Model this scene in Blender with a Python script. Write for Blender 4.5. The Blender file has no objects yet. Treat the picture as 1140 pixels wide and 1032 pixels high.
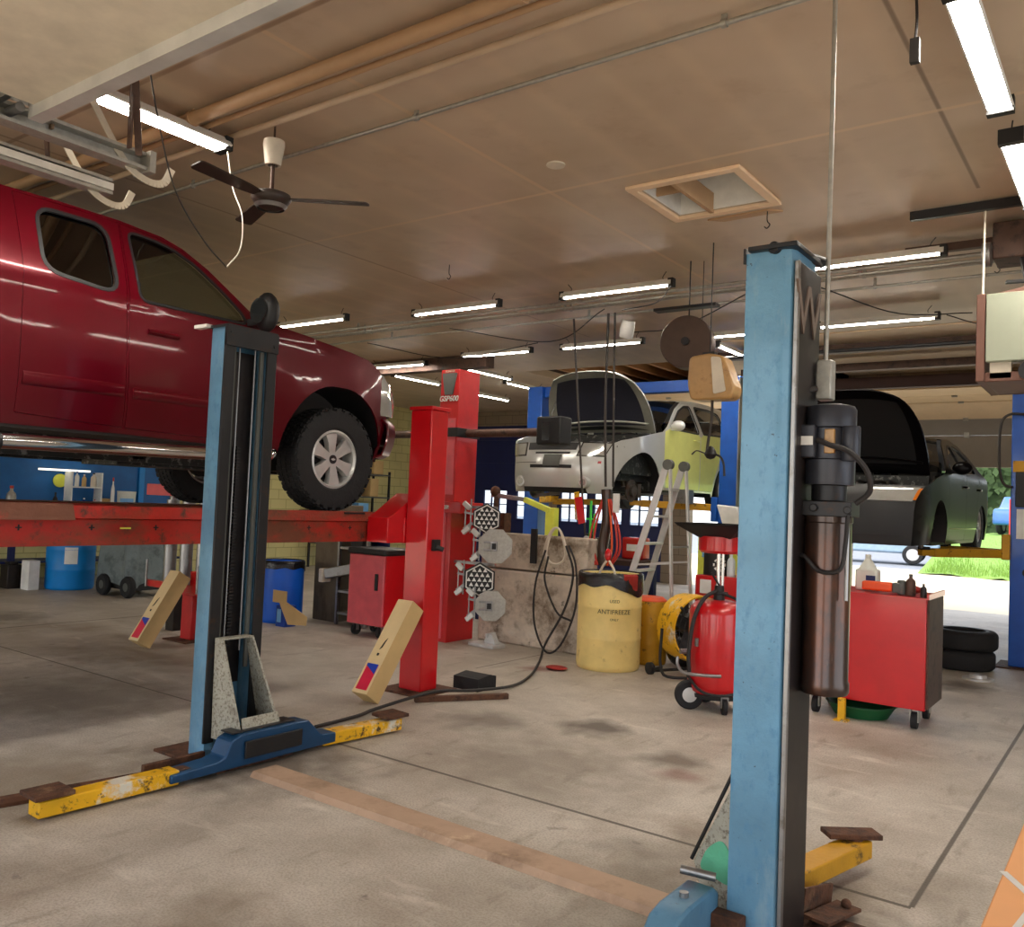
import bpy, bmesh, math, random
from math import sin, cos, pi, radians, sqrt, atan2
from mathutils import Vector, Matrix, Euler
random.seed(7)
C = bpy.context.scene.collection
V = Vector

# ------------------------------------------------------------------ materials
def lin(c):
    return tuple(((x/255)/12.92 if x/255 <= .04045 else ((x/255+.055)/1.055)**2.4) for x in c) + (1,)
def N(nt, t, **k):
    n = nt.nodes.new(t)
    for a, b in k.items():
        if a in n.inputs: n.inputs[a].default_value = b
        else: setattr(n, a, b)
    return n
def noise_fac(nt, scale, lo, hi, detail=6, stretch=(1,1,1), rough=.6):
    tc = N(nt, 'ShaderNodeTexCoord'); mp = N(nt, 'ShaderNodeMapping'); mp.inputs['Scale'].default_value = stretch
    nz = N(nt, 'ShaderNodeTexNoise'); nz.inputs['Scale'].default_value = scale; nz.inputs['Detail'].default_value = detail
    nz.inputs['Roughness'].default_value = rough
    rp = N(nt, 'ShaderNodeValToRGB'); rp.color_ramp.elements[0].position = lo; rp.color_ramp.elements[1].position = hi
    nt.links.new(tc.outputs['Object'], mp.inputs[0]); nt.links.new(mp.outputs[0], nz.inputs['Vector']); nt.links.new(nz.outputs['Fac'], rp.inputs[0])
    return rp.outputs[0], nz.outputs['Fac']
def mix(nt, fac, a, b):
    m = N(nt, 'ShaderNodeMix'); m.data_type = 'RGBA'
    if isinstance(fac, float): m.inputs[0].default_value = fac
    else: nt.links.new(fac, m.inputs[0])
    for s, v in ((m.inputs[6], a), (m.inputs[7], b)):
        if isinstance(v, tuple): s.default_value = v
        else: nt.links.new(v, s)
    return m.outputs[2]
MATS = {}
def mat(name, col, rough=.5, metal=0, coat=0, var=.12, vs=6, bump=.0, bs=40, layers=(), spec=.5, stretch=(1,1,1)):
    """principled with subtle colour variation; layers = (colour, scale, lo, hi[, stretch]) wear patches"""
    m = bpy.data.materials.new(name); m.use_nodes = True; nt = m.node_tree
    p = nt.nodes['Principled BSDF']; c = lin(col)
    f, _ = noise_fac(nt, vs, .3, .7, stretch=stretch)
    out = mix(nt, f, tuple(x*(1-var) for x in c[:3])+(1,), tuple(min(1, x*(1+var)) for x in c[:3])+(1,))
    rsock = None
    for L in layers:
        g, _ = noise_fac(nt, L[1], L[2], L[3], detail=9, stretch=L[4] if len(L) > 4 else (1,1,1), rough=.7)
        out = mix(nt, g, out, lin(L[0]))
    nt.links.new(out, p.inputs['Base Color'])
    p.inputs['Roughness'].default_value = rough; p.inputs['Metallic'].default_value = metal
    p.inputs['Coat Weight'].default_value = coat; p.inputs['Coat Roughness'].default_value = .06
    p.inputs['Specular IOR Level'].default_value = spec
    if bump:
        _, h = noise_fac(nt, bs, .3, .7, stretch=stretch)
        b = N(nt, 'ShaderNodeBump'); b.inputs['Strength'].default_value = bump; b.inputs['Distance'].default_value = .02
        nt.links.new(h, b.inputs['Height']); nt.links.new(b.outputs[0], p.inputs['Normal'])
    MATS[name] = m
    return m
def emis(name, col, s):
    m = bpy.data.materials.new(name); m.use_nodes = True; nt = m.node_tree; p = nt.nodes['Principled BSDF']
    p.inputs['Base Color'].default_value = (.8,.8,.8,1); p.inputs['Emission Color'].default_value = lin(col); p.inputs['Emission Strength'].default_value = s
    MATS[name] = m; return m
def glass(name, tint, refl=.12, rough=.02):
    m = bpy.data.materials.new(name); m.use_nodes = True; nt = m.node_tree; nt.nodes.remove(nt.nodes['Principled BSDF'])
    t = N(nt, 'ShaderNodeBsdfTransparent'); t.inputs[0].default_value = lin(tint)
    g = N(nt, 'ShaderNodeBsdfGlossy'); g.inputs['Roughness'].default_value = rough; g.inputs[0].default_value = (1,1,1,1)
    lw = N(nt, 'ShaderNodeLayerWeight'); lw.inputs[0].default_value = .5
    pw = N(nt, 'ShaderNodeMath', operation='POWER'); nt.links.new(lw.outputs['Facing'], pw.inputs[0]); pw.inputs[1].default_value = 4
    ad = N(nt, 'ShaderNodeMath', operation='MULTIPLY_ADD'); nt.links.new(pw.outputs[0], ad.inputs[0]); ad.inputs[1].default_value = .7; ad.inputs[2].default_value = .04+refl*.3
    x = N(nt, 'ShaderNodeMixShader'); nt.links.new(ad.outputs[0], x.inputs[0]); nt.links.new(t.outputs[0], x.inputs[1]); nt.links.new(g.outputs[0], x.inputs[2])
    nt.links.new(x.outputs[0], nt.nodes['Material Output'].inputs[0])
    MATS[name] = m; return m

mat('black', (18,18,20), .55); mat('black_gloss', (10,10,12), .12, coat=.6); mat('rubber', (26,26,28), .8, bump=.25, bs=30)
mat('dark_metal', (46,46,48), .45, .6, layers=(((70,50,38), 9, .58, .7),))
mat('steel', (150,150,150), .38, .9, bump=.05, layers=(((105,98,88), 7, .55, .72),))
mat('chrome', (210,210,212), .12, 1, var=.03)
mat('alu', (206,206,204), .36, .35)
mat('letter', (116,100,90), .5, .2)
mat('board_blue', (0,96,166), .5, var=.1)
mat('galv', (168,166,158), .45, .55, vs=30, var=.15)
mat('white', (226,224,218), .5); mat('offwhite', (216,206,188), .6)
mat('brown_iron', (88,66,56), .6, .3, layers=(((52,40,34), 12, .5, .65),))
mat('rust', (96,62,42), .8, .2, bump=.4, layers=(((60,40,30), 14, .45, .62), ((140,110,80), 5, .6, .75)))
mat('blue_post', (98,148,180), .42, .15, coat=.2, bump=.08, bs=60, var=.18, vs=3, layers=(((78,132,170), 30, .52, .70, (1,1,.5)), ((50,58,66), 38, .66, .70), ((140,168,182), 5, .55, .75, (1,1,.3)), ((110,84,70), 3.5, .66, .78)))
mat('blue_lift', (10,82,176), .4, .1, coat=.3, var=.12)
mat('navy', (12,26,84), .55, var=.15)
mat('blue_side', (22,66,104), .4, .2, var=.2)
mat('black_side', (34,28,28), .45, .3, layers=(((58,48,44), 5, .5, .75),))
mat('yellow_arm', (232,178,20), .5, .1, bump=.15, layers=(((84,60,30), 15, .55, .62), ((225,220,205), 3.3, .57, .64), ((110,80,50), 2.1, .60, .68)))
mat('ochre_arm', (196,144,22), .5, .1, bump=.1, layers=(((84,60,26), 11, .58, .66),))
mat('red_paint', (196,10,22), .32, .0, coat=.5, var=.08)
mat('red_worn', (190,22,26), .45, .1, coat=.2, bump=.1, layers=(((176,96,90), 5, .62, .78), ((80,40,34), 22, .68, .73)))
mat('red_pink', (214,88,98), .45, coat=.2, layers=(((150,120,116), 8, .6, .72),))
mat('red_rack', (176,34,22), .5, .2, bump=.2, layers=(((112,62,40), 3.2, .42, .60, (1,.5,1)), ((78,48,36), 11, .55, .68)))
mat('rack_rust', (104,62,44), .7, .2, bump=.3, layers=(((150,44,30), 4, .55, .66),))
mat('maroon', (88,0,17), .28, .25, coat=.4, spec=.2, var=.03)
mat('maroon_lamp', (180,30,30), .3, coat=1)
mat('silver_paint', (206,208,206), .3, .35, coat=.7, var=.04)
mat('lime_tone', (234,236,138), .35, .1, coat=.6, var=.05)  # lime yellow on the left doors below the belt line
mat('sedan_black', (9,7,9), .28, .0, coat=.0, var=.05, spec=.12)
mat('grey_plastic', (84,86,82), .6)
mat('tank_brown', (64,50,44), .3, .5, coat=.3, layers=(((112,62,36), 4, .5, .72, (1,1,.5)), ((110,104,100), 9, .64, .74, (3,3,.4))))
mat('motor_grey', (52,54,62), .4, .3)
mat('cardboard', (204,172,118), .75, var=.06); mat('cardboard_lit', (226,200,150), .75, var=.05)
mat('card_label_red', (214,30,66), .5); mat('card_label_blue', (30,60,170), .5)
mat('drum_blue', (0,134,216), .45, var=.08); mat('bin_blue', (10,96,214), .45, var=.08)
mat('drum_yellow', (244,218,140), .5, var=.08, layers=(((150,120,80), 7, .60, .76), ((110,90,60), 26, .68, .73)))
mat('bag_black', (20,20,24), .22, bump=.6, bs=14)
mat('tarp', (112,124,126), .7, bump=.5, bs=8, layers=(((80,90,92), 4, .5, .65),))
mat('conc_wall', (206,192,174), .85, bump=.4, bs=12, var=.2, layers=(((112,94,76), 2.2, .48, .62), ((60,50,42), 7, .62, .70), ((205,196,182), 3, .58, .7)))
mat('column_brown', (104,92,74), .8, bump=.3, bs=10, layers=(((70,60,46), 4, .5, .65, (1,1,.3)),))
mat('plate_tan', (178,150,126), .7, var=.1, layers=(((130,106,86), 3, .5, .7), ((206,180,150), 7, .6, .75)))
mat('wood', (150,124,98), .75, layers=(((96,74,54), 9, .5, .65, (1,6,6)),))
mat('joist', (176,124,72), .7); mat('dark_wood', (60,34,28), .7)
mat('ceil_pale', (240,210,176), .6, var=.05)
mat('door_tan_lit', (234,206,166), .55, var=.05); mat('door_grey', (140,134,126), .55, var=.05)  # tan for sections lying back: sunlight from below put into the colour
mat('orange', (240,168,96), .55, var=.03)
mat('green_paint', (96,184,146), .7, bump=.3); mat('speckle', (172,170,156), .7, .1, bump=.3, layers=(((120,112,98), 60, .5, .6), ((84,70,54), 3, .55, .7)))
mat('green_pan', (10,84,44), .5); mat('lime', (70,210,80), .5); mat('neon', (226,232,90), .5)
mat('heater_panel', (158,164,146), .3, .2, coat=.3, var=.04); mat('heater_brown', (104,70,58), .5, .2)
mat('reel_brown', (78,62,54), .5, .4, var=.15); mat('hose', (48,42,38), .6); mat('hose_red', (190,50,36), .5); mat('cable', (34,30,30), .6)
mat('pipe_paint', (186,152,116), .6, var=.06); mat('tank_amber', (182,142,88), .35, layers=(((120,76,34), 5, .55, .7),))
mat('headlamp', (222,226,222), .08, .6, coat=1); mat('lamp_amber', (220,120,30), .2, coat=1); mat('lens_dark', (60,64,66), .1, .5, coat=1)
mat('paper', (236,236,232), .8); mat('cloth_blue', (20,60,150), .8); mat('teal', (20,140,130), .5); mat('skyblue', (120,180,230), .6)
mat('orange_plastic', (226,80,24), .45); mat('engine', (44,46,44), .5, .4, layers=(((120,120,116), 16, .55, .62),))
mat('brake', (96,90,84), .45, .7, layers=(((90,60,40), 8, .5, .65),))
mat('rag', (150,38,30), .9, bump=.8, bs=20); mat('interior', (58,54,52), .8); mat('interior_light', (150,146,134), .8)
mat('fan_blade', (50,38,32), .5); mat('canopy_tan', (206,172,132), .5); mat('bottle', (206,216,220), .15); mat('milk', (214,216,206), .5)
emis('tube', (255,246,232), 48); emis('tube_dim', (255,244,222), 1.0)
glass('glass_clear', (196,204,196)); glass('glass_tint', (14,14,18), .25); glass('glass_dark', (120,126,124), .15); glass('pane', (235,240,245))

# ------------------------------------------------------------------ mesh builder
class B:
    def __init__(s): s.b = bmesh.new(); s.mi = 0
    def _new(s, verts): return verts
    def add(s, vs, fs, M=None):
        vv = [s.b.verts.new((M @ V(v)) if M else v) for v in vs]
        for f in fs:
            try:
                q = s.b.faces.new([vv[i] for i in f]); q.material_index = s.mi
            except ValueError: pass
        return s
    def box(s, x0, x1, y0, y1, z0, z1, M=None):
        vs = [(x, y, z) for z in (z0, z1) for y in (y0, y1) for x in (x0, x1)]
        return s.add(vs, [(0,2,3,1),(4,5,7,6),(0,1,5,4),(2,6,7,3),(0,4,6,2),(1,3,7,5)], M)
    def bar(s, a, b, w, h, up=(0,0,1)):
        a, b = V(a), V(b); d = b-a; L = d.length; d.normalize(); u = V(up)
        if abs(d.dot(u)) > .98: u = V((0,1,0)) if abs(d.y) < .9 else V((1,0,0))
        r = d.cross(u).normalized(); u = r.cross(d)
        M = Matrix(((r.x,d.x,u.x,a.x),(r.y,d.y,u.y,a.y),(r.z,d.z,u.z,a.z),(0,0,0,1)))
        return s.box(-w/2, w/2, 0, L, -h/2, h/2, M)
    def cyl(s, a, b, r, r2=None, n=24, cap=True):
        a, b = V(a), V(b); r2 = r if r2 is None else r2
        d = (b-a).normalized(); t = V((0,0,1)) if abs(d.z) < .9 else V((1,0,0)); u = d.cross(t).normalized(); w = d.cross(u)
        vs = [a+(u*cos(2*pi*i/n)+w*sin(2*pi*i/n))*r for i in range(n)] + [b+(u*cos(2*pi*i/n)+w*sin(2*pi*i/n))*r2 for i in range(n)]
        fs = [(i, (i+1) % n, n+(i+1) % n, n+i) for i in range(n)]
        if cap: fs += [tuple(range(n))[::-1], tuple(range(n, 2*n))]
        return s.add(vs, fs)
    def lathe(s, prof, o=(0,0,0), ax='z', n=40, a0=0, a1=2*pi):
        """prof: (radius, height) list"""
        full = abs(a1-a0-2*pi) < 1e-6; m = n if full else n+1
        vs = []
        for r, h in prof:
            for i in range(m):
                a = a0+(a1-a0)*i/n; p = (r*cos(a), r*sin(a), h)
                if ax == 'x': p = (h, r*cos(a), r*sin(a))
                elif ax == 'y': p = (r*cos(a), h, r*sin(a))
                vs.append((p[0]+o[0], p[1]+o[1], p[2]+o[2]))
        fs = []
        for j in range(len(prof)-1):
            for i in range(n if full else n):
                k = (i+1) % m
                fs.append((j*m+i, j*m+k, (j+1)*m+k, (j+1)*m+i))
        return s.add(vs, fs)
    def tube(s, pts, r, n=8, smooth=6, closed=False):
        P = [V(p) for p in pts]
        if smooth and len(P) > 2: P = spline(P, smooth)
        rings = []; pu = None
        for i, p in enumerate(P):
            d = (P[min(i+1, len(P)-1)]-P[max(i-1, 0)]).normalized()
            if pu is None: t = V((0,0,1)) if abs(d.z) < .9 else V((1,0,0)); u = d.cross(t).normalized()
            else: u = (pu-d*pu.dot(d)).normalized()
            pu = u; w = d.cross(u)
            rings.append([p+(u*cos(2*pi*k/n)+w*sin(2*pi*k/n))*r for k in range(n)])
        vs = [v for q in rings for v in q]; fs = []
        for i in range(len(P)-1):
            for k in range(n): fs.append((i*n+k, i*n+(k+1) % n, (i+1)*n+(k+1) % n, (i+1)*n+k))
        fs += [tuple(range(n))[::-1], tuple(range(len(vs)-n, len(vs)))]
        return s.add(vs, fs)
    def prism(s, poly, ax, a, b):
        """poly 2d extruded along axis from a to b. ax x: poly=(y,z); y: (x,z); z: (x,y)"""
        def P(p, h): return {'x': (h,p[0],p[1]), 'y': (p[0],h,p[1]), 'z': (p[0],p[1],h)}[ax]
        n = len(poly); vs = [P(p, a) for p in poly]+[P(p, b) for p in poly]
        fs = [(i, (i+1) % n, n+(i+1) % n, n+i) for i in range(n)]+[tuple(range(n))[::-1], tuple(range(n, 2*n))]
        return s.add(vs, fs)
    def grid(s, rows):
        m = len(rows[0]); vs = [v for r in rows for v in r]
        return s.add(vs, [(j*m+i, j*m+i+1, (j+1)*m+i+1, (j+1)*m+i) for j in range(len(rows)-1) for i in range(m-1)])
    def torus(s, c, R, r, ax='z', n=32, k=10, sq=1):
        return s.lathe([(R+r*cos(2*pi*i/k), sq*r*sin(2*pi*i/k)) for i in range(k+1)], c, ax, n)
    def ball(s, c, r, n=16, sc=(1,1,1)):
        vs = []
        for j in range(n//2+1):
            t = pi*j/(n//2)
            for i in range(n): vs.append((c[0]+sc[0]*r*sin(t)*cos(2*pi*i/n), c[1]+sc[1]*r*sin(t)*sin(2*pi*i/n), c[2]+sc[2]*r*cos(t)))
        return s.add(vs, [(j*n+i, j*n+(i+1) % n, (j+1)*n+(i+1) % n, (j+1)*n+i) for j in range(n//2) for i in range(n)])
def spline(P, k):
    Q = [P[0]*2-P[1]]+list(P)+[P[-1]*2-P[-2]]; out = []
    for i in range(1, len(Q)-2):
        a, b, c, d = Q[i-1:i+3]
        for j in range(k):
            t = j/k
            out.append(.5*((2*b)+(c-a)*t+(2*a-5*b+4*c-d)*t*t+(3*b-a-3*c+d)*t**3))
    out.append(P[-1]); return out

def thing(name, label, cat, loc=(0,0,0), rotz=0, group=None, rot=None):
    o = bpy.data.objects.new(name, None); C.objects.link(o); o.location = loc
    o.rotation_euler = rot if rot else (0,0,rotz); o.empty_display_size = .1
    o['label'] = label; o['category'] = cat
    if group: o['group'] = group
    return o
def obj(name, b, m, parent=None, bev=0, seg=2, smooth=35, w=False, org=None, solid=0, sub=0, loc=None, rot=None):
    """w: builder is in world coordinates, store relative to the top-level parent's location. org: origin for a top-level mesh"""
    bm = b.b if isinstance(b, B) else b
    bmesh.ops.remove_doubles(bm, verts=bm.verts, dist=1e-5)
    bmesh.ops.recalc_face_normals(bm, faces=bm.faces)
    off = V((0,0,0))
    if org is not None: off = V(org)
    if w and parent is not None:
        p = parent
        while p.parent: p = p.parent
        off = V(p.location)
    if off.length: bmesh.ops.translate(bm, verts=bm.verts, vec=-off)
    me = bpy.data.meshes.new(name); bm.to_mesh(me); bm.free()
    for x in (m if isinstance(m, (list, tuple)) else [m]): me.materials.append(MATS[x])
    if smooth:
        me.shade_smooth(); me.set_sharp_from_angle(angle=radians(smooth))
    o = bpy.data.objects.new(name, me); C.objects.link(o)
    if parent is not None: o.parent = parent
    if org is not None: o.location = org
    if loc is not None: o.location = loc
    if rot is not None: o.rotation_euler = rot
    if solid: q = o.modifiers.new('s', 'SOLIDIFY'); q.thickness = solid; q.offset = -1; q = o.modifiers.new('e', 'EDGE_SPLIT'); q.split_angle = radians(40)
    if bev: q = o.modifiers.new('b', 'BEVEL'); q.width = bev; q.segments = seg; q.limit_method = 'ANGLE'; q.angle_limit = radians(40)
    if sub: q = o.modifiers.new('u', 'SUBSURF'); q.levels = sub; q.render_levels = sub
    return o
def tag(o, label, cat, group=None, kind=None):
    o['label'] = label; o['category'] = cat
    if group: o['group'] = group
    if kind: o['kind'] = kind
    return o
def struct(name, b, m, **k):
    o = obj(name, b, m, **k); o['kind'] = 'structure'; return o
def one(name, b, m, label, cat, group=None, **k):
    return tag(obj(name, b, m, **k), label, cat, group)
def dup(root, loc=None, rotz=None, label=None):
    r = root.copy(); C.objects.link(r)
    if loc is not None: r.location = loc
    if rotz is not None: r.rotation_euler = (0,0,rotz)
    if label: r['label'] = label
    for ch in list(root.children):
        c = ch.copy(); C.objects.link(c); c.parent = r
        for g in list(ch.children):
            d = g.copy(); C.objects.link(d); d.parent = c
    return r
def text_mesh(txt, size, name, m, parent=None, loc=(0,0,0), rot=(0,0,0), ext=.002, shear=0, align='CENTER', w=False, bold=.0):
    cu = bpy.data.curves.new(name, 'FONT'); cu.body = txt; cu.size = size; cu.extrude = ext; cu.shear = shear; cu.align_x = align; cu.align_y = 'CENTER'; cu.offset = bold
    t = bpy.data.objects.new(name, cu); C.objects.link(t)
    dg = bpy.context.evaluated_depsgraph_get(); me = bpy.data.meshes.new_from_object(t.evaluated_get(dg))
    bpy.data.objects.remove(t)
    me.materials.clear(); me.materials.append(MATS[m]); me.transform(Matrix.Translation(loc) @ Euler(rot).to_matrix().to_4x4())
    if w and parent is not None:
        p = parent
        while p.parent: p = p.parent
        me.transform(Matrix.Translation(-V(p.location)))
    o = bpy.data.objects.new(name, me); C.objects.link(o)
    if parent is not None: o.parent = parent
    return o
def sheet(outline, holes, f, ys=(), zs=()):
    """2-D outline with holes, filled, sliced at ys / zs and carried to 3-D by f(u, v)"""
    bm = bmesh.new(); es = []
    for loop in [outline]+list(holes):
        vv = [bm.verts.new((p[0], p[1], 0)) for p in loop]
        for i in range(len(vv)): es.append(bm.edges.new((vv[i], vv[(i+1) % len(vv)])))
    bmesh.ops.triangle_fill(bm, edges=es, use_beauty=True, use_dissolve=False)
    for k, vals in ((0, ys), (1, zs)):
        for v in vals:
            co = V((v, 0, 0)) if k == 0 else V((0, v, 0)); no = V((1,0,0)) if k == 0 else V((0,1,0))
            bmesh.ops.bisect_plane(bm, geom=bm.verts[:]+bm.edges[:]+bm.faces[:], dist=1e-5, plane_co=co, plane_no=no)
    for v in bm.verts: v.co = V(f(v.co.x, v.co.y))
    return bm
def fr(a, b, st):
    n = max(1, int(round((b-a)/st))); return [a+(b-a)*i/n for i in range(n+1)]
def ell(cx, cz, rx, rz, a0, a1, n=14):
    return [(cx+rx*cos(radians(a0+(a1-a0)*i/n)), cz+rz*sin(radians(a0+(a1-a0)*i/n))) for i in range(n+1)]
def rnd_poly(P, r, n=4):
    """round the corners of a 2-D polygon"""
    out = []; k = len(P)
    for i in range(k):
        a, b, c = V(P[i-1]), V(P[i]), V(P[(i+1) % k])
        da, dc = (a-b), (c-b); q = min(r, da.length*.45, dc.length*.45)
        p0, p1 = b+da.normalized()*q, b+dc.normalized()*q
        for j in range(n+1):
            t = j/n; out.append(tuple((p0*(1-t)**2+b*2*t*(1-t)+p1*t*t)))
    return out
# ------------------------------------------------------------------ camera, world, light
H = 1.55
yaw, pit, rol = radians(36.208), radians(2.512), radians(2.418)
Fv = V((-sin(yaw)*cos(pit), cos(yaw)*cos(pit), sin(pit))); R0 = V((cos(yaw), sin(yaw), 0)); U0 = R0.cross(Fv)
Rv = cos(rol)*R0+sin(rol)*U0; Uv = -sin(rol)*R0+cos(rol)*U0
cd = bpy.data.cameras.new('camera'); cam = bpy.data.objects.new('camera', cd); C.objects.link(cam)
cam.matrix_world = Matrix(((Rv.x,Uv.x,-Fv.x,0),(Rv.y,Uv.y,-Fv.y,0),(Rv.z,Uv.z,-Fv.z,H),(0,0,0,1)))
cd.sensor_fit = 'HORIZONTAL'; cd.sensor_width = 36; cd.lens = 36*968.86/1140; cd.clip_start = .05; cd.clip_end = 300
bpy.context.scene.camera = cam
sc = bpy.context.scene
sc.view_settings.view_transform = 'Standard'; sc.view_settings.look = 'None'; sc.view_settings.gamma = 1; sc.view_settings.use_curve_mapping = False
sc.view_settings.exposure = 0.8
sc.cycles.max_bounces = 6; sc.cycles.diffuse_bounces = 4; sc.cycles.glossy_bounces = 3; sc.cycles.transparent_max_bounces = 8
sc.cycles.caustics_reflective = False; sc.cycles.caustics_refractive = False; sc.cycles.sample_clamp_indirect = 4
w = bpy.data.worlds.new('sky'); sc.world = w; w.use_nodes = True; nt = w.node_tree
bg = nt.nodes['Background']
sky = N(nt, 'ShaderNodeTexSky'); sky.sky_type = 'NISHITA'; sky.sun_disc = False; sky.sun_elevation = radians(50); sky.sun_rotation = radians(200); sky.air_density = 1.0; sky.dust_density = 2.5
mx = N(nt, 'ShaderNodeMix'); mx.data_type = 'RGBA'; mx.inputs[0].default_value = .55; mx.inputs[7].default_value = (9,9.2,9.6,1)
nt.links.new(sky.outputs[0], mx.inputs[6]); nt.links.new(mx.outputs[2], bg.inputs[0]); bg.inputs[1].default_value = .25
sd = bpy.data.lights.new('sun', 'SUN'); sd.energy = 1.7; sd.angle = .01; sd.color = (1,.93,.8); so = bpy.data.objects.new('sun', sd); C.objects.link(so)
so.rotation_euler = Euler((radians(-28), 0, radians(18)))  # from the street in front, high
so.rotation_euler = (V((-.25,.5,-1))).to_track_quat('-Z', 'Y').to_euler()

# ------------------------------------------------------------------ the setting
XL, XR, YF, YB, ZC = -14.5, 3.6, -1.9, 16.6, 3.7
def shell_mat(name, colA, colB, build):
    m = bpy.data.materials.new(name); m.use_nodes = True; build(m.node_tree, m.node_tree.nodes['Principled BSDF']); MATS[name] = m
def line_fac(nt, axis, pos, half, soft=.006):
    """1 near the line coordinate=pos"""
    tc = N(nt, 'ShaderNodeTexCoord'); sp = N(nt, 'ShaderNodeSeparateXYZ'); nt.links.new(tc.outputs['Object'], sp.inputs[0])
    a = N(nt, 'ShaderNodeMath', operation='SUBTRACT'); nt.links.new(sp.outputs[axis], a.inputs[0]); a.inputs[1].default_value = pos
    b = N(nt, 'ShaderNodeMath', operation='ABSOLUTE'); nt.links.new(a.outputs[0], b.inputs[0])
    mr = N(nt, 'ShaderNodeMapRange'); nt.links.new(b.outputs[0], mr.inputs[0]); mr.inputs[1].default_value = half+soft; mr.inputs[2].default_value = half; mr.inputs[3].default_value = 0; mr.inputs[4].default_value = 1
    return mr.outputs[0]
def mathn(nt, op, a, b):
    n = N(nt, 'ShaderNodeMath', operation=op)
    for i, v in enumerate((a, b)):
        if isinstance(v, (int, float)): n.inputs[i].default_value = v
        else: nt.links.new(v, n.inputs[i])
    return n.outputs[0]
def rng(nt, axis, a, b):
    tc = N(nt, 'ShaderNodeTexCoord'); sp = N(nt, 'ShaderNodeSeparateXYZ'); nt.links.new(tc.outputs['Object'], sp.inputs[0])
    return mathn(nt, 'MULTIPLY', mathn(nt, 'GREATER_THAN', sp.outputs[axis], a), mathn(nt, 'LESS_THAN', sp.outputs[axis], b))
def floor_nodes(nt, p):
    f1, _ = noise_fac(nt, .55, .35, .68, 8); f2, _ = noise_fac(nt, 2.4, .42, .72, 9, rough=.7); f3, h = noise_fac(nt, 90, .45, .60, 3); f4, _ = noise_fac(nt, .9, .56, .72, 6)
    f5, _ = noise_fac(nt, 5.5, .66, .74, 6)
    c = mix(nt, f1, lin((176,167,153)), lin((216,208,196)))
    c = mix(nt, mathn(nt, 'MULTIPLY', f2, .55), c, lin((128,114,96)))
    c = mix(nt, mathn(nt, 'MULTIPLY', f3, .30), c, lin((104,94,82)))
    c = mix(nt, mathn(nt, 'MULTIPLY', f4, .5), c, lin((122,98,72)))
    c = mix(nt, mathn(nt, 'MULTIPLY', f5, .55), c, lin((74,62,52)))
    f6, _ = noise_fac(nt, 1.6, .60, .72, 8, stretch=(1,3.2,1)); c = mix(nt, mathn(nt, 'MULTIPLY', f6, .45), c, lin((232,224,210)))
    f7, _ = noise_fac(nt, 2.2, .58, .70, 8, stretch=(3.4,1,1)); c = mix(nt, mathn(nt, 'MULTIPLY', f7, .40), c, lin((112,98,80)))
    # slab joints
    j = mathn(nt, 'MULTIPLY', line_fac(nt, 0, -.75, .008), rng(nt, 1, 3.85, 11))
    j2 = mathn(nt, 'MULTIPLY', line_fac(nt, 1, 3.84, .009), rng(nt, 0, -4.1, -.75))
    j3 = mathn(nt, 'MULTIPLY', line_fac(nt, 1, 3.84, .005), rng(nt, 0, -14, -4.7))
    j4 = mathn(nt, 'MULTIPLY', line_fac(nt, 0, -9.7, .012), rng(nt, 1, 1, 7))
    j5 = mathn(nt, 'MULTIPLY', line_fac(nt, 0, -5.0, .005), rng(nt, 1, 6.4, 16))
    for q in (j, j2, j3, j4, j5): c = mix(nt, mathn(nt, 'MULTIPLY', q, .8), c, lin((52,44,36)))
    # oil spots with their own shapes
    tc = N(nt, 'ShaderNodeTexCoord')
    for (x, y, r, col, k) in ((-3.1,5.35,.28,(66,54,46),.8), (-2.35,5.0,.24,(84,72,60),.7), (-3.75,4.95,.34,(86,74,62),.6), (-2.2,4.75,.16,(120,50,40),.5), (-1.4,9.2,.35,(70,60,52),.7), (-4.6,6.8,.18,(120,50,40),.7), (-2.9,4.4,.7,(110,96,80),.5), (-6.2,3.4,.9,(100,88,74),.5), (-7.5,4.6,1.0,(104,92,76),.5), (-4.1,3.25,.7,(70,58,48),.75), (-4.7,2.3,.8,(120,106,88),.5), (-10.5,4.6,.6,(80,72,62),.6), (-1.3,3.4,.8,(90,78,64),.6), (-2.6,1.7,.5,(110,98,84),.6)):
        mp = N(nt, 'ShaderNodeMapping'); mp.inputs['Location'].default_value = (-x, -y, 0)
        nz = N(nt, 'ShaderNodeTexNoise'); nz.inputs['Scale'].default_value = 4
        nt.links.new(tc.outputs['Object'], mp.inputs[0]); nt.links.new(mp.outputs[0], nz.inputs['Vector'])
        ln = N(nt, 'ShaderNodeVectorMath', operation='LENGTH'); nt.links.new(mp.outputs[0], ln.inputs[0])
        dd = mathn(nt, 'ADD', mathn(nt, 'DIVIDE', ln.outputs['Value'], r), mathn(nt, 'MULTIPLY', mathn(nt, 'SUBTRACT', nz.outputs['Fac'], .5), 1.6))
        mr = N(nt, 'ShaderNodeMapRange'); nt.links.new(dd, mr.inputs[0]); mr.inputs[1].default_value = 1.1; mr.inputs[2].default_value = .3; mr.inputs[3].default_value = 0; mr.inputs[4].default_value = k
        c = mix(nt, mr.outputs[0], c, lin(col))
    nt.links.new(c, p.inputs['Base Color']); p.inputs['Specular IOR Level'].default_value = .35
    rr = N(nt, 'ShaderNodeMapRange'); nt.links.new(f2, rr.inputs[0]); rr.inputs[3].default_value = .62; rr.inputs[4].default_value = .42; nt.links.new(rr.outputs[0], p.inputs['Roughness'])
    b = N(nt, 'ShaderNodeBump'); b.inputs['Strength'].default_value = .25; b.inputs['Distance'].default_value = .01; nt.links.new(h, b.inputs['Height']); nt.links.new(b.outputs[0], p.inputs['Normal'])
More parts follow.
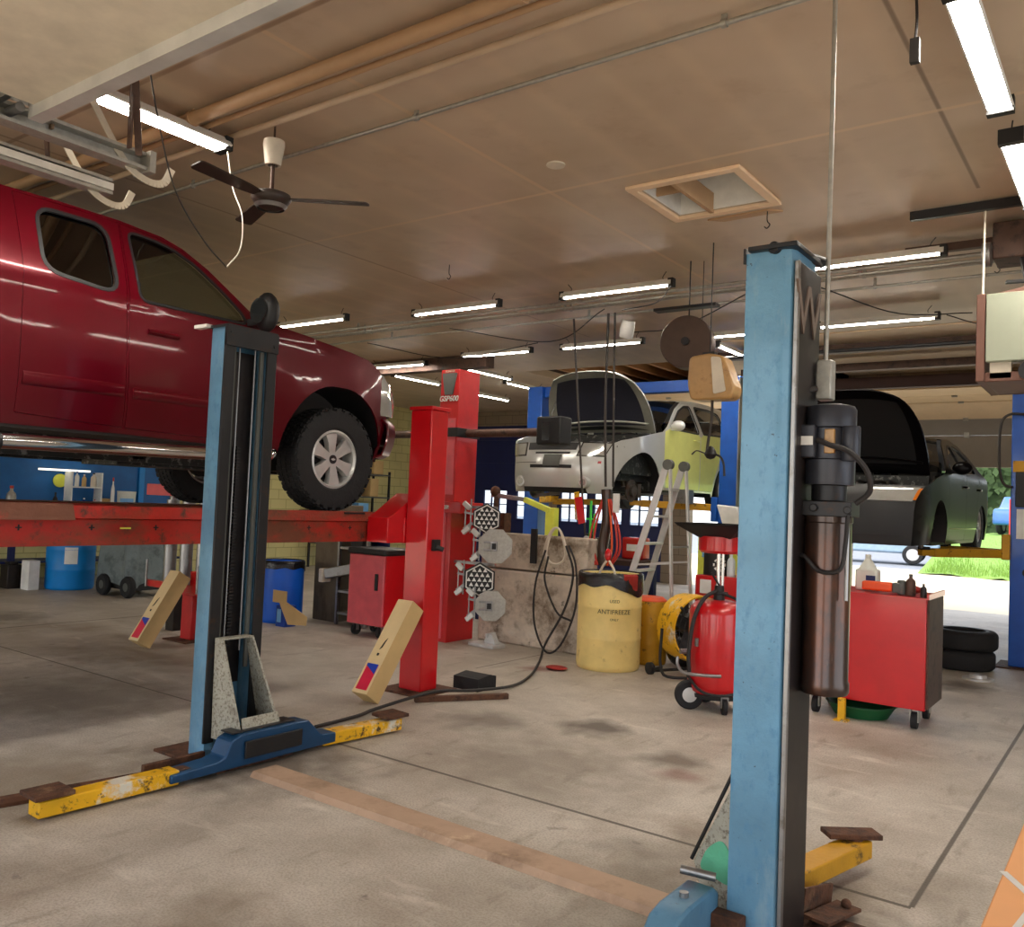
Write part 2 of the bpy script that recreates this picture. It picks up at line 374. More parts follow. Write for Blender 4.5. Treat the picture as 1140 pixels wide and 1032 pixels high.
shell_mat('floor_mat', 0, 0, floor_nodes)
def ceil_nodes(nt, p):
    f1, _ = noise_fac(nt, .7, .35, .7, 4); f2, _ = noise_fac(nt, 3.0, .55, .75, 6)
    c = mix(nt, f1, lin((186,163,138)), lin((206,186,162)))
    c = mix(nt, mathn(nt, 'MULTIPLY', f2, .3), c, lin((150,118,90)))
    for (ax, pos, a, b, col, hf) in ((0,-.9,3.6,6.2,(110,90,76),.006), (0,-3.36,1.5,9,(214,186,152),.012), (1,4.9,-13,0,(218,192,158),.012), (0,-5.8,1.5,9.5,(140,112,90),.008), (1,7.35,-13,1,(206,176,142),.012),
                                   (1,2.46,-13,1,(140,112,90),.01), (0,-8.24,-1,9.5,(206,176,142),.012)):
        o = 1-ax
        c = mix(nt, mathn(nt, 'MULTIPLY', mathn(nt, 'MULTIPLY', line_fac(nt, ax, pos, hf, .01), rng(nt, o, a, b)), .7), c, lin(col))
    # faint joist bands telegraphing through the board
    wv = N(nt, 'ShaderNodeTexWave'); wv.wave_type = 'BANDS'; wv.bands_direction = 'X'; wv.inputs['Scale'].default_value = .78; wv.inputs['Distortion'].default_value = .4
    tc = N(nt, 'ShaderNodeTexCoord'); nt.links.new(tc.outputs['Object'], wv.inputs['Vector'])
    c = mix(nt, mathn(nt, 'MULTIPLY', mathn(nt, 'POWER', wv.outputs['Fac'], 6), .18), c, lin((226,200,166)))
    nt.links.new(c, p.inputs['Base Color']); p.inputs['Roughness'].default_value = .42; p.inputs['Specular IOR Level'].default_value = .3
shell_mat('ceil_mat', 0, 0, ceil_nodes)
def block_nodes(base, mortar):
    def f(nt, p):
        tc = N(nt, 'ShaderNodeTexCoord'); mp = N(nt, 'ShaderNodeMapping'); mp.inputs['Rotation'].default_value = (pi/2, 0, pi/2)
        sp = N(nt, 'ShaderNodeSeparateXYZ'); nt.links.new(tc.outputs['Object'], sp.inputs[0]); cb = N(nt, 'ShaderNodeCombineXYZ')
        nt.links.new(mathn(nt, 'ADD', sp.outputs[0], sp.outputs[1]), cb.inputs[0]); nt.links.new(sp.outputs[2], cb.inputs[1])
        br = N(nt, 'ShaderNodeTexBrick'); br.inputs['Scale'].default_value = 1; br.inputs['Brick Width'].default_value = .4; br.inputs['Row Height'].default_value = .2; br.inputs['Mortar Size'].default_value = .008
        br.inputs['Color1'].default_value = lin(base); br.inputs['Color2'].default_value = lin(tuple(x*.95 for x in base)); br.inputs['Mortar'].default_value = lin(mortar)
        nt.links.new(cb.outputs[0], br.inputs['Vector'])
        g, _ = noise_fac(nt, 1.2, .5, .75, 6); nt.links.new(mix(nt, mathn(nt, 'MULTIPLY', g, .3), br.outputs[0], lin((120,112,80))), p.inputs['Base Color']); p.inputs['Roughness'].default_value = .6
    return f
shell_mat('block_yellow', 0, 0, block_nodes((220,210,146), (176,166,108)))
shell_mat('block_white', 0, 0, block_nodes((196,186,168), (150,140,124)))

struct('floor', B().box(XL-.2, XR+.2, YF-.2, YB+.25, -.2, 0), 'floor_mat', smooth=0)
# ceiling boards with the square roof-vent opening left out
vx0, vx1, vy0, vy1 = -2.80, -2.12, 5.12, 5.78
cb = B(); ZT = ZC+.12; YC = 11.6
cb.box(XL-.2, vx0, YF-.2, YC, ZC, ZT); cb.box(vx1, XR+.2, YF-.2, YC, ZC, ZT); cb.box(vx0, vx1, YF-.2, vy0, ZC, ZT); cb.box(vx0, vx1, vy1, YC, ZC, ZT)
cb.box(XL-.2, -8.3, YC, YB+.2, ZC, ZT); cb.box(-4.6, XR+.2, YC, 13.2, ZC, ZT); cb.box(-4.6, XR+.2, 13.2, YB+.2, 4.15, 4.3); cb.box(-4.6, XR+.2, 13.2, 13.3, ZT, 4.2)
struct('ceiling', cb, 'ceil_mat', smooth=0)
rf_ = B(); rf_.box(-8.3, -4.5, YC-.05, YB+.2, 4.02, 4.12); rf_.box(-8.42, -8.3, YC-.05, YB+.2, ZT, 4.12); rf_.box(-4.6, -4.5, YC-.05, YB+.2, ZT, 4.3); rf_.box(-8.3, -4.6, YC-.05, YC, ZT, 4.03)
struct('roof', rf_, 'dark_wood', smooth=0)
struct('wall_left', B().box(XL-.2, XL, YF-.2, YB+.2, 0, 4.2), 'block_yellow', smooth=0)
wr = B(); wr.box(XR, XR+.2, YF-.2, 1.0, 0, 4.2); wr.box(XR, XR+.2, 5.4, YB+.2, 0, 4.2); wr.box(XR, XR+.2, 1.0, 5.4, 3.0, 4.2)
struct('wall_right', wr, 'block_white', smooth=0)
# front wall behind the camera: three wide door openings onto the street
wf = B(); ops = [(-13.8,-10.2), (-9.2,-5.0), (-3.75,-.95), (-.2,3.2)]; x = XL
for a, b in ops: wf.box(x, a, YF-.2, YF, 0, 4.2); wf.box(a, b, YF-.2, YF, 3.15, 4.2); x = b
wf.box(x, XR, YF-.2, YF, 0, 4.2)
struct('wall_front', wf, 'block_white', smooth=0)
# back wall: closed blue doors on the left, open bays on the right
wb = B(); bops = [(-14.1,-11.15), (-10.85,-8.2), (-7.6,-4.7), (-4.4,-1.0), (-.4,2.9)]; x = XL
for a, b in bops: wb.box(x, a, YB, YB+.2, 0, 4.2); wb.box(a, b, YB, YB+.2, 3.35, 4.2); x = b
wb.box(x, XR, YB, YB+.2, 0, 4.2)
shell_mat('block_brown', 0, 0, block_nodes((138,122,104), (110,96,82)))
struct('wall_back', wb, 'block_brown', smooth=0)
def blue_door(n, x0, x1):
    d = B(); y = YB+.02; z0, z1, zt = 1.16, 1.80, 3.4; k = 3; W = (x1-x0)/k
    rows = [(0,.553), (.557,1.12), (1.84,2.453), (2.457,3.003), (3.007,zt)]
    for a, b in rows: d.box(x0, x1, y, y+.05, a, b)
    d.box(x0, x1, y+.03, y+.055, .5, .6); d.box(x0, x1, y+.03, y+.055, 2.4, 2.5); d.box(x0, x1, y+.03, y+.055, 2.95, 3.05)
    # window band: stiles around the panes
    xs = [x0]
    for i in range(k):
        c = x0+W*(i+.5); xs += [c-.34, c+.34]
    xs.append(x1)
    for i in range(0, len(xs), 2): d.box(xs[i], xs[i+1], y, y+.05, 1.11, 1.85)
    for i in range(1, len(xs)-1, 2): d.box(xs[i], xs[i+1], y, y+.05, 1.11, z0); d.box(xs[i], xs[i+1], y, y+.05, z1, 1.85)
    o = struct('door_%d' % n, d, 'navy', smooth=0, org=((x0+x1)/2, y, 0))
    for i in range(1, len(xs)-1, 2):
        q = B(); a, b = xs[i], xs[i+1]
        for t in (1/3, 2/3): q.box(a+(b-a)*t-.012, a+(b-a)*t+.012, y-.005, y+.04, z0, z1)
        q.box(a, b, y-.005, y+.04, (z0+z1)/2-.012, (z0+z1)/2+.012)
        obj('window_bars', q, 'navy', o, w=True, smooth=0)
        g = B(); g.box(a, b, y+.018, y+.022, z0, z1); obj('window_pane', g, 'pane', o, w=True, smooth=0)
blue_door(1, -14.1, -11.15); blue_door(2, -10.85, -8.2)
# sectional door of the open bay: lower sections hang, upper ones lie back under the roof
def sect_door(n, x0, x1, parts, m, mats):
    d = B()
    for i, ((ya, za), (yb, zb)) in enumerate(parts):
        d.mi = mats[i]; d.bar(((x0+x1)/2, ya, za), ((x0+x1)/2, yb, zb), x1-x0, .045)
    o = struct('door_%d' % n, d, m, smooth=0, org=((x0+x1)/2, parts[0][0][0], parts[0][0][1]))
    hb = B()
    for x in [x0+.5+1.45*k for k in range(int((x1-x0)/1.45)+1) if x0+.5+1.45*k < x1]:
        for (ya, za), (yb, zb) in parts[1:]:
            for s in (0,): hb.box(x-.04, x+.04, ya-.045, ya-.0, za-.05, za+.05)
    obj('hinge', hb, 'galv', o, w=True)
    return o
sect_door(3, -4.45, -.95, [((16.5,2.46),(16.5,3.0)), ((16.5,3.01),(16.38,3.28)), ((16.37,3.29),(15.9,3.52)), ((15.88,3.53),(15.3,3.56)), ((15.28,3.56),(14.4,3.56))], ['door_grey','door_tan_lit'], [0,0,1,1,1])
sect_door(4, -7.65, -4.65, [((16.2,3.58),(15.4,3.60)), ((15.38,3.60),(14.6,3.61)), ((14.58,3.61),(13.9,3.62)), ((13.88,3.62),(13.2,3.63))], ['door_grey','door_tan_lit'], [1,1,1,1])

# outdoor ground behind: apron, street, grass, hedge
struct('ground_apron', B().box(-60, 40, YB+.25, 29, -.2, -.02), 'apron' if 'apron' in MATS else mat('apron', (222,206,176), .8, var=.08) and 'apron', smooth=0)
struct('ground_street', B().box(-60, 40, 29, 80, -.2, -.04), mat('asphalt', (126,130,138), .9) and 'asphalt', smooth=0)
struct('ground_front', B().box(-40, 40, -60, YF-.2, -.2, -.02), 'apron', smooth=0)

# ------------------------------------------------------------------ ceiling tubes
def tube_light(c, along, z, n, length=1.22, dbl=False, label='', ang=0, gp=.022):
    t = thing('tube_light', label, 'light', (c[0], c[1], z), (0 if along == 'x' else pi/2)+ang, 'tube lights hung under the ceiling')
    L = length/2; w_ = .04+gp if dbl else .05
    for s in ((-gp,gp) if dbl else (0,)):
        obj('tube', B().cyl((-L+.04, s, 0), (L-.04, s, 0), .022, n=12), 'tube', t)
    obj('housing', B().prism([(-w_,-.005),(-w_*.5,.045),(w_*.5,.045),(w_,-.005),(w_-.01,-.012),(w_*.5-.01,.03),(-w_*.5+.01,.03),(-w_+.01,-.012)], 'x', -L+.02, L-.02), 'white', t)
    for s in (-1, 1):
        obj('end_cap', B().box(min(s*L, s*(L-.05)), max(s*L, s*(L-.05)), -.032 if not dbl else -.06, .032 if not dbl else .06, -.03, .05), 'black', t)
        h = ZC-z
        obj('hanger', B().tube([(s*(L-.1), 0, .04), (s*(L-.12), .01, h*.6), (s*(L-.08), 0, h)], .004, 5, 3), 'cable', t)
    return t
Z1 = 3.58
rows = [((-8.05,6.85),'x','bright tube light just above the dark red pickup hood, first of the long near row'),
 ((-6.0,7.05),'x','bright tube light in the near row between pickup hood and red tower'),
 ((-4.08,7.1),'x','bright tube light of the near row left of the round hose reel'),
 ((-1.85,7.15),'x','bright tube light touching the top right of the near blue lift post'),
 ((-9.42,9.75),'x','short looking tube light right behind the pickup hood edge'),
 ((-7.27,9.45),'x','tube light above the red tower\'s right shoulder in the second row'),
 ((-5.6,9.45),'x','tube light in second row above the raised silver car hood'),
 ((-3.75,9.5),'x','tube light peeking between hose reel and near blue post'),
 ((-2.3,9.45),'x','second row tube light above the black sedan bay'),
 ((-10.2,11.05),'y','slanting tube light left behind the red tower top'),
 ((-8.55,10.95),'y','slanting tube light starting at the red tower\'s top right corner'),
 ((-8.87,12.4),'y','farthest slanting tube light ending at the blue lift post'),
 ((-10.4,13.4),'y','slanting tube light showing right of the tower, lower than its neighbour'),
 ((-4.28,10.6),'y','slanting tube light above the amber reel box'),
 ((-.60,4.17),'y','big double tube light at the top right edge of the picture'),
 ((-.60,5.75),'y','double tube light running out of view at the right edge')]
for i, (c, al, lb) in enumerate(rows):
    tube_light(c, al, Z1, i, dbl=i >= 14, label=lb)
tube_light((-4.45,2.45), 'y', Z1, 99, length=1.24, dbl=True, gp=.042, label='wide bright double tube light beside the overhead door above the pickup')
# ------------------------------------------------------------------ near two-post lift
def c_column(bm, x_back, x_open, y0, y1, z0, z1, t=.028, lip=.05):
    """C-shaped post, open at x_open"""
    s = 1 if x_open > x_back else -1; r = .035
    o = [(x_open, y0+lip), (x_open, y0), (x_back+s*r, y0), (x_back+s*r*.3, y0+r*.3), (x_back, y0+r), (x_back, y1-r), (x_back+s*r*.3, y1-r*.3), (x_back+s*r, y1), (x_open, y1), (x_open, y1-lip)]
    xi, xo = x_back+s*t, x_open-s*.012
    i = [(xo, y1-lip), (xo, y1-t), (xi, y1-t), (xi, y0+t), (xo, y0+t), (xo, y0+lip)]
    bm.prism(o+i, 'z', z0, z1)
L = thing('lift_post', 'tall open-fronted blue lift post in front of the dark red pickup', 'car lift', (-4.42, 3.22, 0), group='posts of the nearest lift')
b = B(); c_column(b, -4.50, -4.33, 3.06, 3.40, .012, 2.50)
obj('column', b, 'blue_post', L, w=True, smooth=30)
obj('front_rail', B().box(-4.335, -4.318, 3.045, 3.115, .1, 2.49).box(-4.335, -4.318, 3.345, 3.415, .1, 2.49), 'dark_metal', L, w=True, bev=.004)
obj('top_plate', B().box(-4.33, -4.306, 3.045, 3.415, 2.39, 2.505).box(-4.51, -4.31, 3.05, 3.41, 2.50, 2.515).cyl((-4.305,3.075,2.47),(-4.300,3.075,2.47),.010).cyl((-4.305,3.385,2.43),(-4.300,3.385,2.43),.010), 'dark_metal', L, w=True)
obj('stop_lug', B().box(-4.60, -4.48, 3.02, 3.06, 2.50, 2.52), 'white', L, w=True)
for y in (3.175, 3.285):
    obj('lift_cable', B().cyl((-4.36,y,.6),(-4.36,y,2.40),.0055,n=8), 'steel', L, w=True)
b = B()
for k in range(60): b.box(-4.42,-4.39,3.215,3.245,.62+k*.02,.632+k*.02)
obj('lift_chain', b, 'dark_metal', L, w=True, smooth=0)
obj('carriage_slide', B().box(-4.465, -4.43, 3.12, 3.34, .4, 2.38), 'black_side', L, w=True)
obj('inner_channel', B().box(-4.36,-4.345,3.315,3.340,.5,2.39).box(-4.36,-4.345,3.125,3.14,.5,2.39), 'grey_plastic', L, w=True)
# grey carriage guard: hopper-like folded plate
b = B()
z0, z1 = .13, .70; yb0, yb1, yt0, yt1 = 3.09, 3.43, 3.08, 3.30
A = [(-4.31,yb0,z0),(-4.31,yb1,z0),(-4.31,yt1,z1),(-4.31,yt0,z1)]
F_ = [(-4.05,yb0+.03,z0+.0),(-4.05,yb1-.04,z0+.0),(-4.24,yt1-.005,z1),(-4.24,yt0+.005,z1)]
b.add([A[0],A[3],F_[3],F_[0]], [(0,1,2,3)]); b.add([A[1],A[2],F_[2],F_[1]], [(0,1,2,3)]); b.add([A[3],A[2],F_[2],F_[3]], [(0,1,2,3)])
b.add([F_[0],F_[1],(-4.10,yb1-.045,.27),(-4.10,yb0+.045,.27)], [(0,1,2,3)])
obj('carriage_guard', b, 'speckle', L, w=True, solid=.012, smooth=0)
def arm(Lr, x, y0, y1, s, far):
    """folded swing arm lying on the floor along y; y0 at the post"""
    pass
obj('base_plate', B().box(-4.70, -4.08, 2.98, 3.50, 0, .014), 'rust', L, w=True)
# carriage yoke carrying the arms
b = B()
prof = [(2.66,.03),(2.66,.075),(2.93,.085),(2.98,.10),(3.02,.18),(3.08,.205),(3.46,.205),(3.56,.20),(3.62,.14),(3.66,.10),(3.78,.09),(3.78,.03)]
b.prism(prof, 'x', -4.16, -4.02)
yk = obj('carriage_yoke', b, 'blue_side', L, w=True, bev=.008)
obj('yoke_plate', B().box(-4.018,-4.004,3.10,3.50,.07,.165).box(-4.16,-4.05,3.04,3.48,.205,.215), 'dark_metal', L, w=True, bev=.004)
def swing_arm(parent, p0, p1, paint, label):
    a = B(); a.bar(p0, p1, .105, .075); d = (V(p1)-V(p0)).normalized()
    o = obj('arm', a, paint, parent, w=True, bev=.006)
    e = V(p1)-d*.06; s = d.cross(V((0,0,1)))
    k = B(); k.bar(e-d*.09+V((0,0,.062)), e+d*.09+V((0,0,.062)), .17, .022); k.cyl(e+V((0,0,.035)), e+V((0,0,.055)), .04)
    obj('lift_pad', k, 'rust', o, w=True, bev=.004)
    if label: parent  # arms keep the look of their post
    return o
swing_arm(L, (-4.09,2.72,.052), (-4.115,2.02,.052), 'yellow_arm', '')
swing_arm(L, (-4.09,3.70,.052), (-4.02,4.32,.052), 'yellow_arm', '')
for q in (B().bar((-4.09,2.66,.05),(-4.09,3.0,.05),.085,.06), B().bar((-4.09,3.5,.05),(-4.085,3.75,.05),.085,.06), B().box(-4.30,-4.27,2.66,3.03,.02,.075)): obj('arm_shank', q, 'rust', L, w=True, bev=.004)

Rr = thing('lift_post', 'tall blue and black lift post with a raised W, nearest to the viewer', 'car lift', (-1.11, 3.20, 0), group='posts of the nearest lift')
b = B(); c_column(b, -1.03, -1.205, 3.06, 3.345, .012, 2.50)
obj('column', b, 'blue_post', Rr, w=True, smooth=30)
obj('black_cover', B().box(-1.028, -1.018, 3.095, 3.345, .02, 2.46), 'black_side', Rr, w=True, bev=.003)
obj('edge_strip', B().box(-1.032, -1.014, 3.078, 3.098, .02, 2.46), 'steel', Rr, w=True, bev=.003)
text_mesh('W', .27, 'raised_letter', 'letter', Rr, (-1.016, 3.20, 2.285), (pi/2, 0, pi/2), .004, w=True)
obj('top_plate', B().box(-1.19, -1.01, 3.03, 3.34, 2.500, 2.518).prism([(3.05,2.46),(3.05,2.52),(3.34,2.52)], 'x', -1.215, -1.205).cyl((-1.10,3.04,2.507),(-1.02,3.36,2.520),.022), 'dark_metal', Rr, w=True, bev=.003)
obj('base_plate', B().box(-1.42, -.80, 2.86, 3.52, 0, .014), 'rust', Rr, w=True)
b = B(); b.prism([(-1.205,.60),(-1.205,.06),(-1.33,.06),(-1.38,.22)], 'y', 3.16, 3.20)
g = obj('gusset_guard', b, 'speckle', Rr, w=True)
obj('paint_patch', B().prism(rnd_poly([(-1.36,.20),(-1.23,.16),(-1.22,.26),(-1.27,.33),(-1.33,.28)], .03), 'y', 3.157, 3.16), 'green_paint', g, w=True)
obj('guard_edge', B().cyl((-1.385,3.15,.23),(-1.21,3.15,.63),.007), 'dark_metal', Rr, w=True)
obj('carriage_yoke', B().prism([(2.60,.02),(2.60,.09),(2.72,.19),(2.80,.205),(3.02,.205),(3.06,.18),(3.06,.02)], 'x', -1.345, -1.235), 'blue_post', Rr, w=True, bev=.01)
obj('yoke_bolt', B().cyl((-1.29,2.88,.205),(-1.29,2.88,.222),.016), 'steel', Rr, w=True)
obj('yoke_pin', B().cyl((-1.37,3.02,.235),(-1.25,3.06,.225),.016), 'steel', Rr, w=True)
obj('foot_block', B().box(-1.27,-1.13,2.99,3.055,.014,.13), 'rust', Rr, w=True, bev=.006)
a = obj('arm', B().bar((-1.17,3.42,.095),(-1.01,4.10,.10),.11,.075), 'ochre_arm', Rr, w=True, bev=.006)
obj('lift_pad', B().bar((-1.13,3.98,.160),(-.95,4.14,.155),.10,.022).cyl((-1.03,4.06,.13),(-1.03,4.06,.16),.04), 'rust', a, w=True, bev=.004)
obj('floor_bracket', B().bar((-.98,3.36,.05),(-.93,3.62,.03),.10,.012).bar((-1.04,3.40,.09),(-1.0,3.62,.05),.012,.09).ball((-.93,3.58,.05),.02), 'rust', Rr, w=True)
# hydraulic power unit on the post's outer side
cx, cy = -.946, 3.27
pu = obj('hydraulic_tank', B().lathe([(0,.905),(.080,.905),(.086,.915),(.086,.945),(.082,.955),(.082,1.52),(.086,1.525),(.086,1.545),(0,1.545)], (cx,cy,0), n=48), 'tank_brown', Rr, w=True)
obj('pump_block', B().box(cx-.085, cx+.10, cy-.075, cy+.04, 1.545, 1.60).cyl((cx-.03,cy-.09,1.575),(cx-.03,cy-.07,1.575),.014).cyl((cx+.09,cy-.09,1.57),(cx+.09,cy-.07,1.57),.014).lathe([(0,1.60),(.062,1.60),(.062,1.66),(0,1.66)], (cx,cy,0), n=32), 'dark_metal', pu, w=True, bev=.003)
mo = B().lathe([(0,1.66),(.086,1.66),(.088,1.67),(.088,1.75),(.080,1.755),(.080,1.865),(.090,1.87),(.090,1.935),(.082,1.948),(.05,1.956),(0,1.956)], (cx,cy,0), n=48)
obj('electric_motor', mo, 'motor_grey', pu, w=True)
obj('wiring_box', B().box(cx-.095, cx-.025, cy-.108, cy-.05, 1.755, 1.875), 'motor_grey', pu, w=True, bev=.005)
obj('motor_label', B().box(cx-.090, cx-.030, cy-.112, cy-.108, 1.800, 1.832), 'paper', pu, w=True)
obj('brass_cover', B().box(cx+.002, cx+.038, cy-.085, cy-.06, 1.772, 1.86), 'tank_amber', pu, w=True, bev=.004)
obj('capacitor', B().lathe([(0,1.745),(.03,1.745),(.032,1.75),(.032,1.865),(.03,1.87),(0,1.87)], (cx+.088,cy-.055,0), n=24), 'motor_grey', pu, w=True)
obj('power_cord', B().tube([(cx-.015,cy-.105,1.82),(cx+.03,cy-.12,1.80),(cx+.10,cy-.12,1.775),(cx+.155,cy-.10,1.71),(cx+.16,cy-.07,1.64),(cx+.11,cy-.05,1.595)], .010, 8), 'cable', pu, w=True)
obj('hydraulic_hose', B().tube([(cx+.09,cy-.08,1.55),(cx+.09,cy-.10,1.45),(cx+.075,cy-.11,1.36),(cx+.0,cy-.10,1.35),(cx-.06,cy-.09,1.40),(cx-.10,cy-.06,1.37),(cx-.11,cy-.02,1.2)], .008, 8), 'cable', pu, w=True)
obj('tank_rod', B().cyl((cx+.088,cy-.07,1.25),(cx+.088,cy-.07,1.55),.007,n=10), 'steel', pu, w=True)
obj('motor_lead', B().tube([(cx-.055,cy+.0,2.02),(cx-.12,cy-.06,1.99),(cx-.135,cy-.08,1.88),(cx-.10,cy-.08,1.80)], .011, 8), 'hose', pu, w=True)

# steel drop pipe from the ceiling to the post
b = B(); b.cyl((-.985,3.32,2.13),(-.985,3.32,ZC),.009,n=12)
dp = thing('conduit_pipe', 'thin vertical steel pipe dropping from the ceiling beside the near blue post', 'pipe', (-.985,3.32,2.0))
obj('pipe', b, 'galv', dp, w=True); obj('junction_box', B().box(-1.012,-.955,3.29,3.35,1.98,2.13), 'galv', dp, w=True, bev=.006)

# steel cover plate between the posts
one('cable_cover', B().prism([(3.07,0),(3.09,.028),(3.245,.028),(3.265,0)], 'x', -3.92, -1.50), 'plate_tan', 'long worn floor plate covering the cables between the two nearest blue posts', 'floor plate', org=(-2.7,3.17,0))
one('floor_cable', B().tube([(-4.2,2.95,.02),(-4.35,2.2,.02),(-4.5,1.5,.02)], .03, 8, 4), 'rust', 'short thick conduit running out of frame from the near yellow arm', 'conduit', org=(-4.3,2.2,0))

# ------------------------------------------------------------------ red alignment rack with runways
K = thing('alignment_rack', 'big red drive-on alignment rack carrying the dark red pickup', 'car lift', (-6.3, 3.2, 0))
def runway(xa, xb):
    b = B(); b.prism([(xa,1.38),(xa,1.18),(xa+.02,1.18),(xa+.02,1.36),(xb-.02,1.36),(xb-.02,1.18),(xb,1.18),(xb,1.38),(xb,1.392),(xa,1.392)], 'y', -.9, 5.42)
    o = obj('runway', b, 'red_rack', K, w=True, smooth=0)
    obj('runway_deck', B().box(xa+.01, xb-.01, -.9, 5.42, 1.392, 1.397), 'rack_rust', o, w=True, smooth=0)
    if xb > -6:
        q = B(); h = B()
        for k in range(9):
            y = 2.33+k*.42-.84
            h.box(xb, xb+.002, y-.018, y+.018, 1.285, 1.293).box(xb, xb+.002, y-.005, y+.005, 1.272, 1.306)
        obj('rail_slots', h, 'black', o, w=True, smooth=0)
        obj('side_rail', B().prism([(xb,1.42),(xb+.022,1.42),(xb+.03,1.345),(xb,1.335)], 'y', 2.62, 5.2), 'red_rack', o, w=True, smooth=0)
        obj('folded_flap', B().prism([(xb,1.43),(xb+.02,1.43),(xb+.05,1.355),(xb+.06,1.335),(xb,1.335)], 'y', 1.2, 2.62), 'rack_rust', o, w=True, smooth=0)
        obj('turn_plate', B().cyl((-5.42,4.84,1.397),(-5.42,4.84,1.412),.2).box(-5.28,-5.09,4.76,4.98,1.398,1.412), 'dark_metal', o, w=True)
        obj('spec_sticker', B().box(xb, xb+.003, 2.93, 3.0, 1.28, 1.29), 'neon', o, w=True, smooth=0)
    return o
runway(-5.68, -5.12); runway(-7.50, -6.94)
def rack_post(x0, x1, y0, y1, top, m='red_paint'):
    b = B(); b.box(x0, x1, y0, y1, .015, top)
    o = obj('post', b, m, K, w=True, bev=.008)
    obj('post_cap', B().box(x0-.012, x1+.012, y0-.012, y1+.012, top, top+.03), m, o, w=True, bev=.004)
    obj('foot_plate', B().box(x0-.12, x1+.10, y0-.12, y1+.14, 0, .015), 'rust', o, w=True)
    return o
p = rack_post(-4.86, -4.63, 5.22, 5.42, 2.26)
obj('latch', B().box(-4.63,-4.605,5.28,5.36,1.13,1.22).cyl((-4.615,5.32,1.16),(-4.57,5.36,1.14),.02), 'black', p, w=True)
rack_post(-7.98, -7.80, 5.28, 5.48, .46, 'red_worn')
rack_post(-4.86, -4.60, -.3, -.04, 2.26); rack_post(-7.98, -7.74, -.3, -.04, 2.26)
b = B(); b.prism([(5.02,1.18),(5.02,1.38),(5.10,1.42),(5.34,1.58),(5.42,1.58),(5.42,1.18)], 'x', -5.10, -4.87)
b.box(-4.90,-4.86,5.2,5.44,1.18,1.38); obj('front_gusset', b, 'red_paint', K, w=True, bev=.004)
obj('cross_beam', B().box(-7.76,-4.85,5.30,5.46,1.17,1.36), 'red_rack', K, w=True, bev=.006)
obj('cross_beam', B().box(-7.76,-4.85,-.28,-.08,1.17,1.36), 'red_rack', K, w=True, bev=.006)
one('wedge_block', B().prism([(5.62,0),(5.62,.10),(5.78,.12),(5.86,.10),(5.86,0)], 'x', -4.62, -4.36), 'rubber', 'black rubber wheel chock lying behind the red post foot', 'wheel chock', org=(-4.5,5.7,0))
one('floor_rail', B().bar((-4.48,5.00,.021),(-4.06,5.62,.021),.05,.04), 'rust', 'rusty low steel bar on the floor at the red post foot', 'steel bar', org=(-4.3,5.3,0))

# red-framed bank of silver tubes standing on the far short post
S = thing('jack_bridge', 'red and silver jack frame with upright cylinders below the pickup', 'jack', (-8.1, 5.35, 0))
obj('lower_tray', B().box(-8.55,-7.66,5.22,5.26,.50,.57).box(-8.55,-7.66,5.62,5.66,.50,.57).box(-7.74,-7.64,5.20,5.68,.48,.72), 'red_paint', S, w=True, bev=.005)
obj('upper_beam', B().box(-8.68,-7.70,5.24,5.36,1.46,1.58), 'red_pink', S, w=True, bev=.005)
for x in (-8.52,-7.62): obj('tray_pin', B().cyl((x,5.2,.5),(x,5.2,.78),.012), 'steel', S, w=True)
for x in (-8.45,-8.16,-7.87): obj('cylinder', B().cyl((x,5.42,.53),(x,5.42,1.42),.065).cyl((x,5.42,1.42),(x,5.42,1.50),.04), 'steel', S, w=True)
for x in (-7.58,-8.55): obj('stand_leg', B().box(x-.07,x+.07,5.52,5.66,0,.5), 'black_side', S, w=True)

# ------------------------------------------------------------------ leaning cartons
def carton(loc, rot, lab, L=.80):
    t = thing('cardboard_box', lab, 'box', loc, rot=rot, group='long cartons leaning on the red posts')
    W = .155
    obj('carton', B().box(0, W, 0, W, 0, L), 'cardboard', t, bev=.003)
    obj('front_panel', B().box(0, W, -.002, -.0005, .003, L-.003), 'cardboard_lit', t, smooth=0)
    obj('label', B().box(W*.14, W*.86, -.004, -.002, .03, .24), 'card_label_red', t, smooth=0)
    obj('label_corner', B().add([(W*.14,-.006,.24),(W*.86,-.006,.24),(W*.86,-.006,.16)], [(0,1,2)]).add([(W*.14,-.006,.24),(W*.86,-.006,.16),(W*.14,-.006,.22)], [(0,1,2)]), 'card_label_blue', t, smooth=0)
    obj('handle_hole', B().prism([(W*.42,.36),(W*.54,.38),(W*.62,.46),(W*.52,.43)], 'y', -.006, -.003).box(W*.42,W*.54,-.006,-.003,.31,.33), 'black', t, smooth=0)
    return t
carton((-4.765,4.615,.092), (radians(-35), 0, 0), 'long brown carton leaning against the near tall red post')
carton((-7.84,4.64,.085), (radians(-32), 0, 0), 'long brown carton leaning near the short red post under the pickup', .76)
